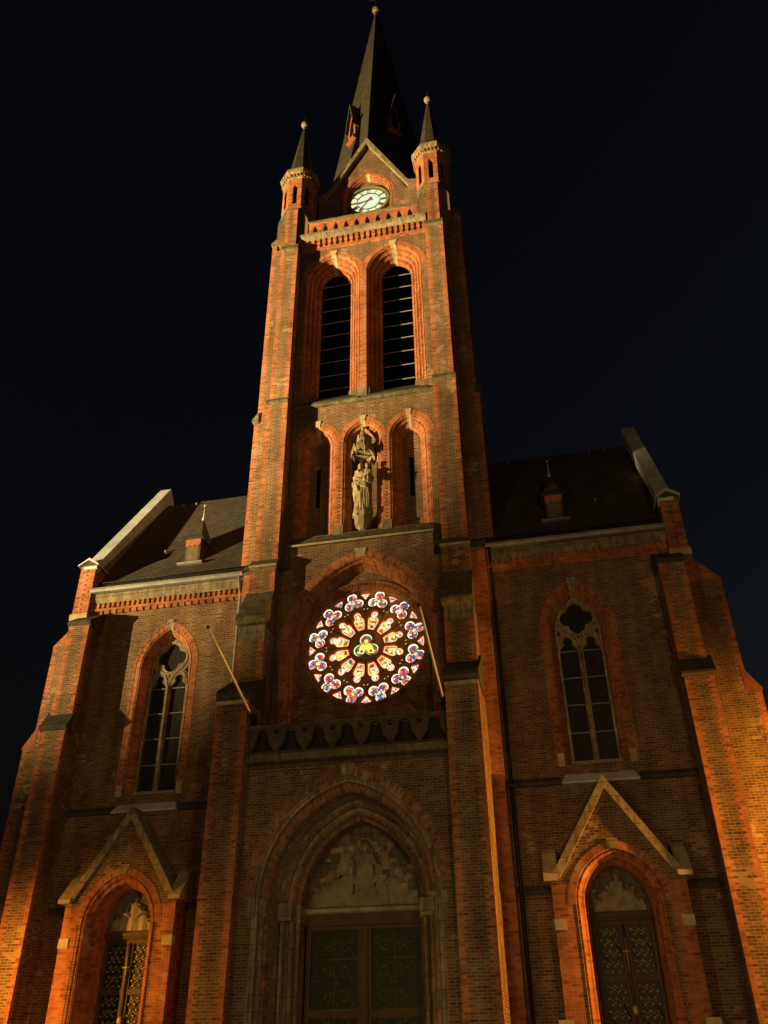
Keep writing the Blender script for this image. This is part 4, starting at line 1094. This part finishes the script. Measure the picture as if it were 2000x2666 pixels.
    gq = MB(sx, 'doorglass'); gq.plate(rect(6.9, 8.6, .3, 4.66), [], .43); gq.build('glass', do)
    iw = MB(sx, 'gold')
    for (px0, px1) in ((6.98, 7.62), (7.86, 8.50)):
        for (pz0, pz1) in ((3.3, 4.58), (1.7, 3.15)):
            n = 9
            for i in range(3):
                for j in range(n):
                    x = px0 + .12 + i * .2 + (.05 if j % 2 else -.03); z = pz0 + .1 + (pz1 - pz0 - .2) * j / (n - 1)
                    iw.ball((x, .40, z), .04, 'gold', 6, (1, .5, 1))
                    if i < 2: iw.tube([(x, .40, z), (x + .18, .40, z + (.1 if j % 2 else -.08))], .012, 4)
            iw.tube([(px0, .40, pz0), (px1, .40, pz0 + .55), (px0 + .2, .40, pz1)], .014, 5); iw.tube([(px1, .40, pz0), (px0, .40, pz0 + .6), (px1 - .1, .40, pz1)], .014, 5)
    iw.tube([(7.74, .29, 3.4), (7.74, .29, 4.25)], .02, 6); iw.tube([(7.62, .29, 3.9), (7.86, .29, 3.9)], .03, 6); iw.ball((7.74, .29, 3.9), .06, 'gold', 8)
    iw.ball((7.74, .29, 2.45), .09, 'gold', 8, (1, .5, 1.6)); iw.build('ironwork', do)

# ================================================================== STATUE in the middle niche
stt = empty('statue', (0, .02, 18.95))
stt.scale = (.88, .95, 1)
tag(stt, 'pale stone statue of a bearded robed figure holding a child in the tower niche', 'statue')
f = MB(1, 'statue')
H = 2.5; bz = .76
n = 36
fr = [(0, .40, .30), (.03, .41, .31), (.10, .40, .30), (.22, .38, .29), (.36, .36, .28), (.48, .35, .27), (.58, .34, .26), (.66, .37, .27), (.73, .41, .27), (.79, .40, .25), (.825, .30, .20), (.845, .13, .13), (.86, .085, .09)]
rings = []
for t, rx, ry in fr:
    rg = []
    for i in range(n):
        a = 2 * PI * i / n
        k = max(0, 1 - t * 1.2)
        fo = 1 + k * (.11 * math.sin(8 * a + 3.0 * t) + .06 * math.sin(13 * a - 4 * t)) + .05 * math.sin(4 * a + 10 * t) * (1 - t)
        rg.append((rx * fo * math.cos(a) + .03 * math.sin(t * 4), ry * fo * math.sin(a), bz + t * H))
    rings.append(rg)
f.loft(rings)
hz = bz + H * .925
HX = -.07
f.ball((HX, -.06, hz), .155, n=14, sc=(.86, 1, 1.2))                    # head
f.ball((HX, -.02, hz + .05), .162, n=12, sc=(.98, 1.02, 1.05))           # hair
for s_ in (-1, 1): f.ball((HX + s_ * .125, .0, hz - .06), .065, n=8, sc=(.7, .9, 1.9))
f.ball((HX, -.17, hz - .14), .08, n=10, sc=(.8, .8, 1.5)); f.ball((HX, -.215, hz - .005), .03, n=8, sc=(.8, 1, 1.6))   # beard, nose
for s_ in (-1, 1): f.ball((HX + s_ * .055, -.182, hz + .045), .026, n=6, sc=(1.2, .6, .6)); f.ball((HX + s_ * .145, -.03, hz), .03, n=6, sc=(.6, .8, 1.4))
# mantle over the shoulders and falling from the right arm
f.tube([(-.10, -.22, bz + 2.02), (-.26, -.12, bz + 1.98), (-.36, .0, bz + 1.85), (-.40, -.06, bz + 1.5), (-.37, -.22, bz + 1.30), (-.20, -.34, bz + 1.28)], [.10, .13, .13, .12, .105, .07], 10)   # right arm
f.tube([(.12, -.15, bz + 2.0), (.30, -.05, bz + 1.95), (.42, .02, bz + 1.7), (.44, -.2, bz + 1.44), (.27, -.40, bz + 1.45), (.12, -.43, bz + 1.5)], [.10, .13, .13, .12, .10, .065], 10)      # left arm under the child
for k in range(7): f.tube([(-.38 + .02 * k, -.10 - .04 * k, bz + 1.5), (-.40 + .04 * k, -.14 - .035 * k, bz + 1.0), (-.36 + .05 * k, -.12 - .03 * k, bz + .55 + .06 * k)], [.05, .05, .03], 6)
for k in range(9):
    x = -.30 + k * .075; f.tube([(x * .75 + .04, -.285, bz + 1.45), (x * .95 + .05 * math.sin(k), -.315 + .02 * abs(k - 4), bz + .8), (x * 1.12 + .03 * math.cos(k * 2), -.315 + .025 * abs(k - 4), bz + .04)], [.022, .034, .042], 6)
for k in range(4): f.tube([(-.32, -.2, bz + 1.75 - .09 * k), (-.05, -.36, bz + 1.52 - .09 * k), (.22, -.34, bz + 1.44 - .10 * k), (.38, -.16, bz + 1.50 - .08 * k)], [.03, .042, .04, .03], 6)
for s_ in (-1, 1): f.ball((s_ * .14, -.36, bz + .03), .09, n=8, sc=(.8, 1.5, .6))
# fingers of the near hand
for k in range(4): f.tube([(-.18 + .0 * k, -.35, bz + 1.25 + .035 * k), (-.10, -.40, bz + 1.25 + .035 * k), (-.04, -.385, bz + 1.27 + .03 * k)], [.022, .02, .015], 6)
f.tube([(-.18, -.37, bz + 1.38), (-.12, -.42, bz + 1.44)], [.024, .017], 6)
f.build('robed_figure', stt, .016)
ch = MB(1, 'statue')
cx, cz = .29, bz + 1.46
ch.loft([[(cx + rx * math.cos(2 * PI * i / 16) * (1 + .06 * math.sin(5 * 2 * PI * i / 16)), -.34 + ry * math.sin(2 * PI * i / 16), cz + z) for i in range(16)] for z, rx, ry in ((0, .14, .12), (.12, .17, .13), (.3, .16, .12), (.44, .17, .11), (.52, .10, .09), (.56, .055, .06))])
ch.ball((cx + .02, -.36, cz + .70), .115, n=12, sc=(.9, .95, 1.12)); ch.ball((cx + .03, -.33, cz + .74), .118, n=10, sc=(.95, .95, .95)); ch.ball((cx - .0, -.47, cz + .68), .022, n=6)
ch.tube([(cx - .14, -.36, cz + .46), (cx - .2, -.44, cz + .32), (cx - .28, -.48, cz + .36)], [.05, .045, .03], 8)
ch.tube([(cx + .14, -.36, cz + .46), (cx + .17, -.45, cz + .3), (cx + .06, -.49, cz + .28)], [.05, .045, .03], 8)
for s_ in (-1, 1): ch.tube([(cx + s_ * .08, -.40, cz + .1), (cx + s_ * .09, -.50, cz + .02), (cx + s_ * .07, -.50, cz - .2), (cx + s_ * .07, -.55, cz - .24)], [.08, .07, .05, .035], 8)
ch.build('child', stt, .013)
pd = MB(1, 'statue')
o8b = lambda r, z: [(r * math.cos(R(22.5 + 45 * i)), r * math.sin(R(22.5 + 45 * i)), z) for i in range(8)]
pd.loft([o8b(.16, -.0), o8b(.20, .06), o8b(.22, .12), o8b(.36, .22), o8b(.38, .55), o8b(.44, .60), o8b(.46, .68), o8b(.46, .76)], None, True, False)
for i in range(8):
    a = R(22.5 + 45 * i); pd.ball((.42 * math.cos(a), .42 * math.sin(a), .58), .05, n=8); 
pd.build('pedestal', stt)

# ================================================================== FLAGPOLES
for sx, lab in ((-1, 'pale bare flagpole slanting out from the left end of the balcony, above the left buttress'), (1, 'bare flagpole slanting out beside the right edge of the glowing rose window')):
    fp = empty('flagpole', (sx * 3.17, -2.17, 10.80)); tag(fp, lab, 'flagpole', 'flagpoles at the balcony ends')
    q = MB(1, 'pole'); d = Vector((0, -4.26, 1.37)); q.tube([(0, 0, 0), tuple(d)], [.048, .034], 10); q.build('pole', fp)
    q = MB(1, 'iron'); e = d * 1.006; q.ball(tuple(e), .05, 'iron', 10); q.build('knob', fp)
    q = MB(1, 'iron'); u = d.normalized(); q.tube([tuple(-u * .05), tuple(u * .35)], .065, 10); q.box(-.1, .1, .08, .13, -.22, .2); q.tube([(0, .08, -.18), tuple(u * .25)], .02, 6); q.build('bracket', fp)
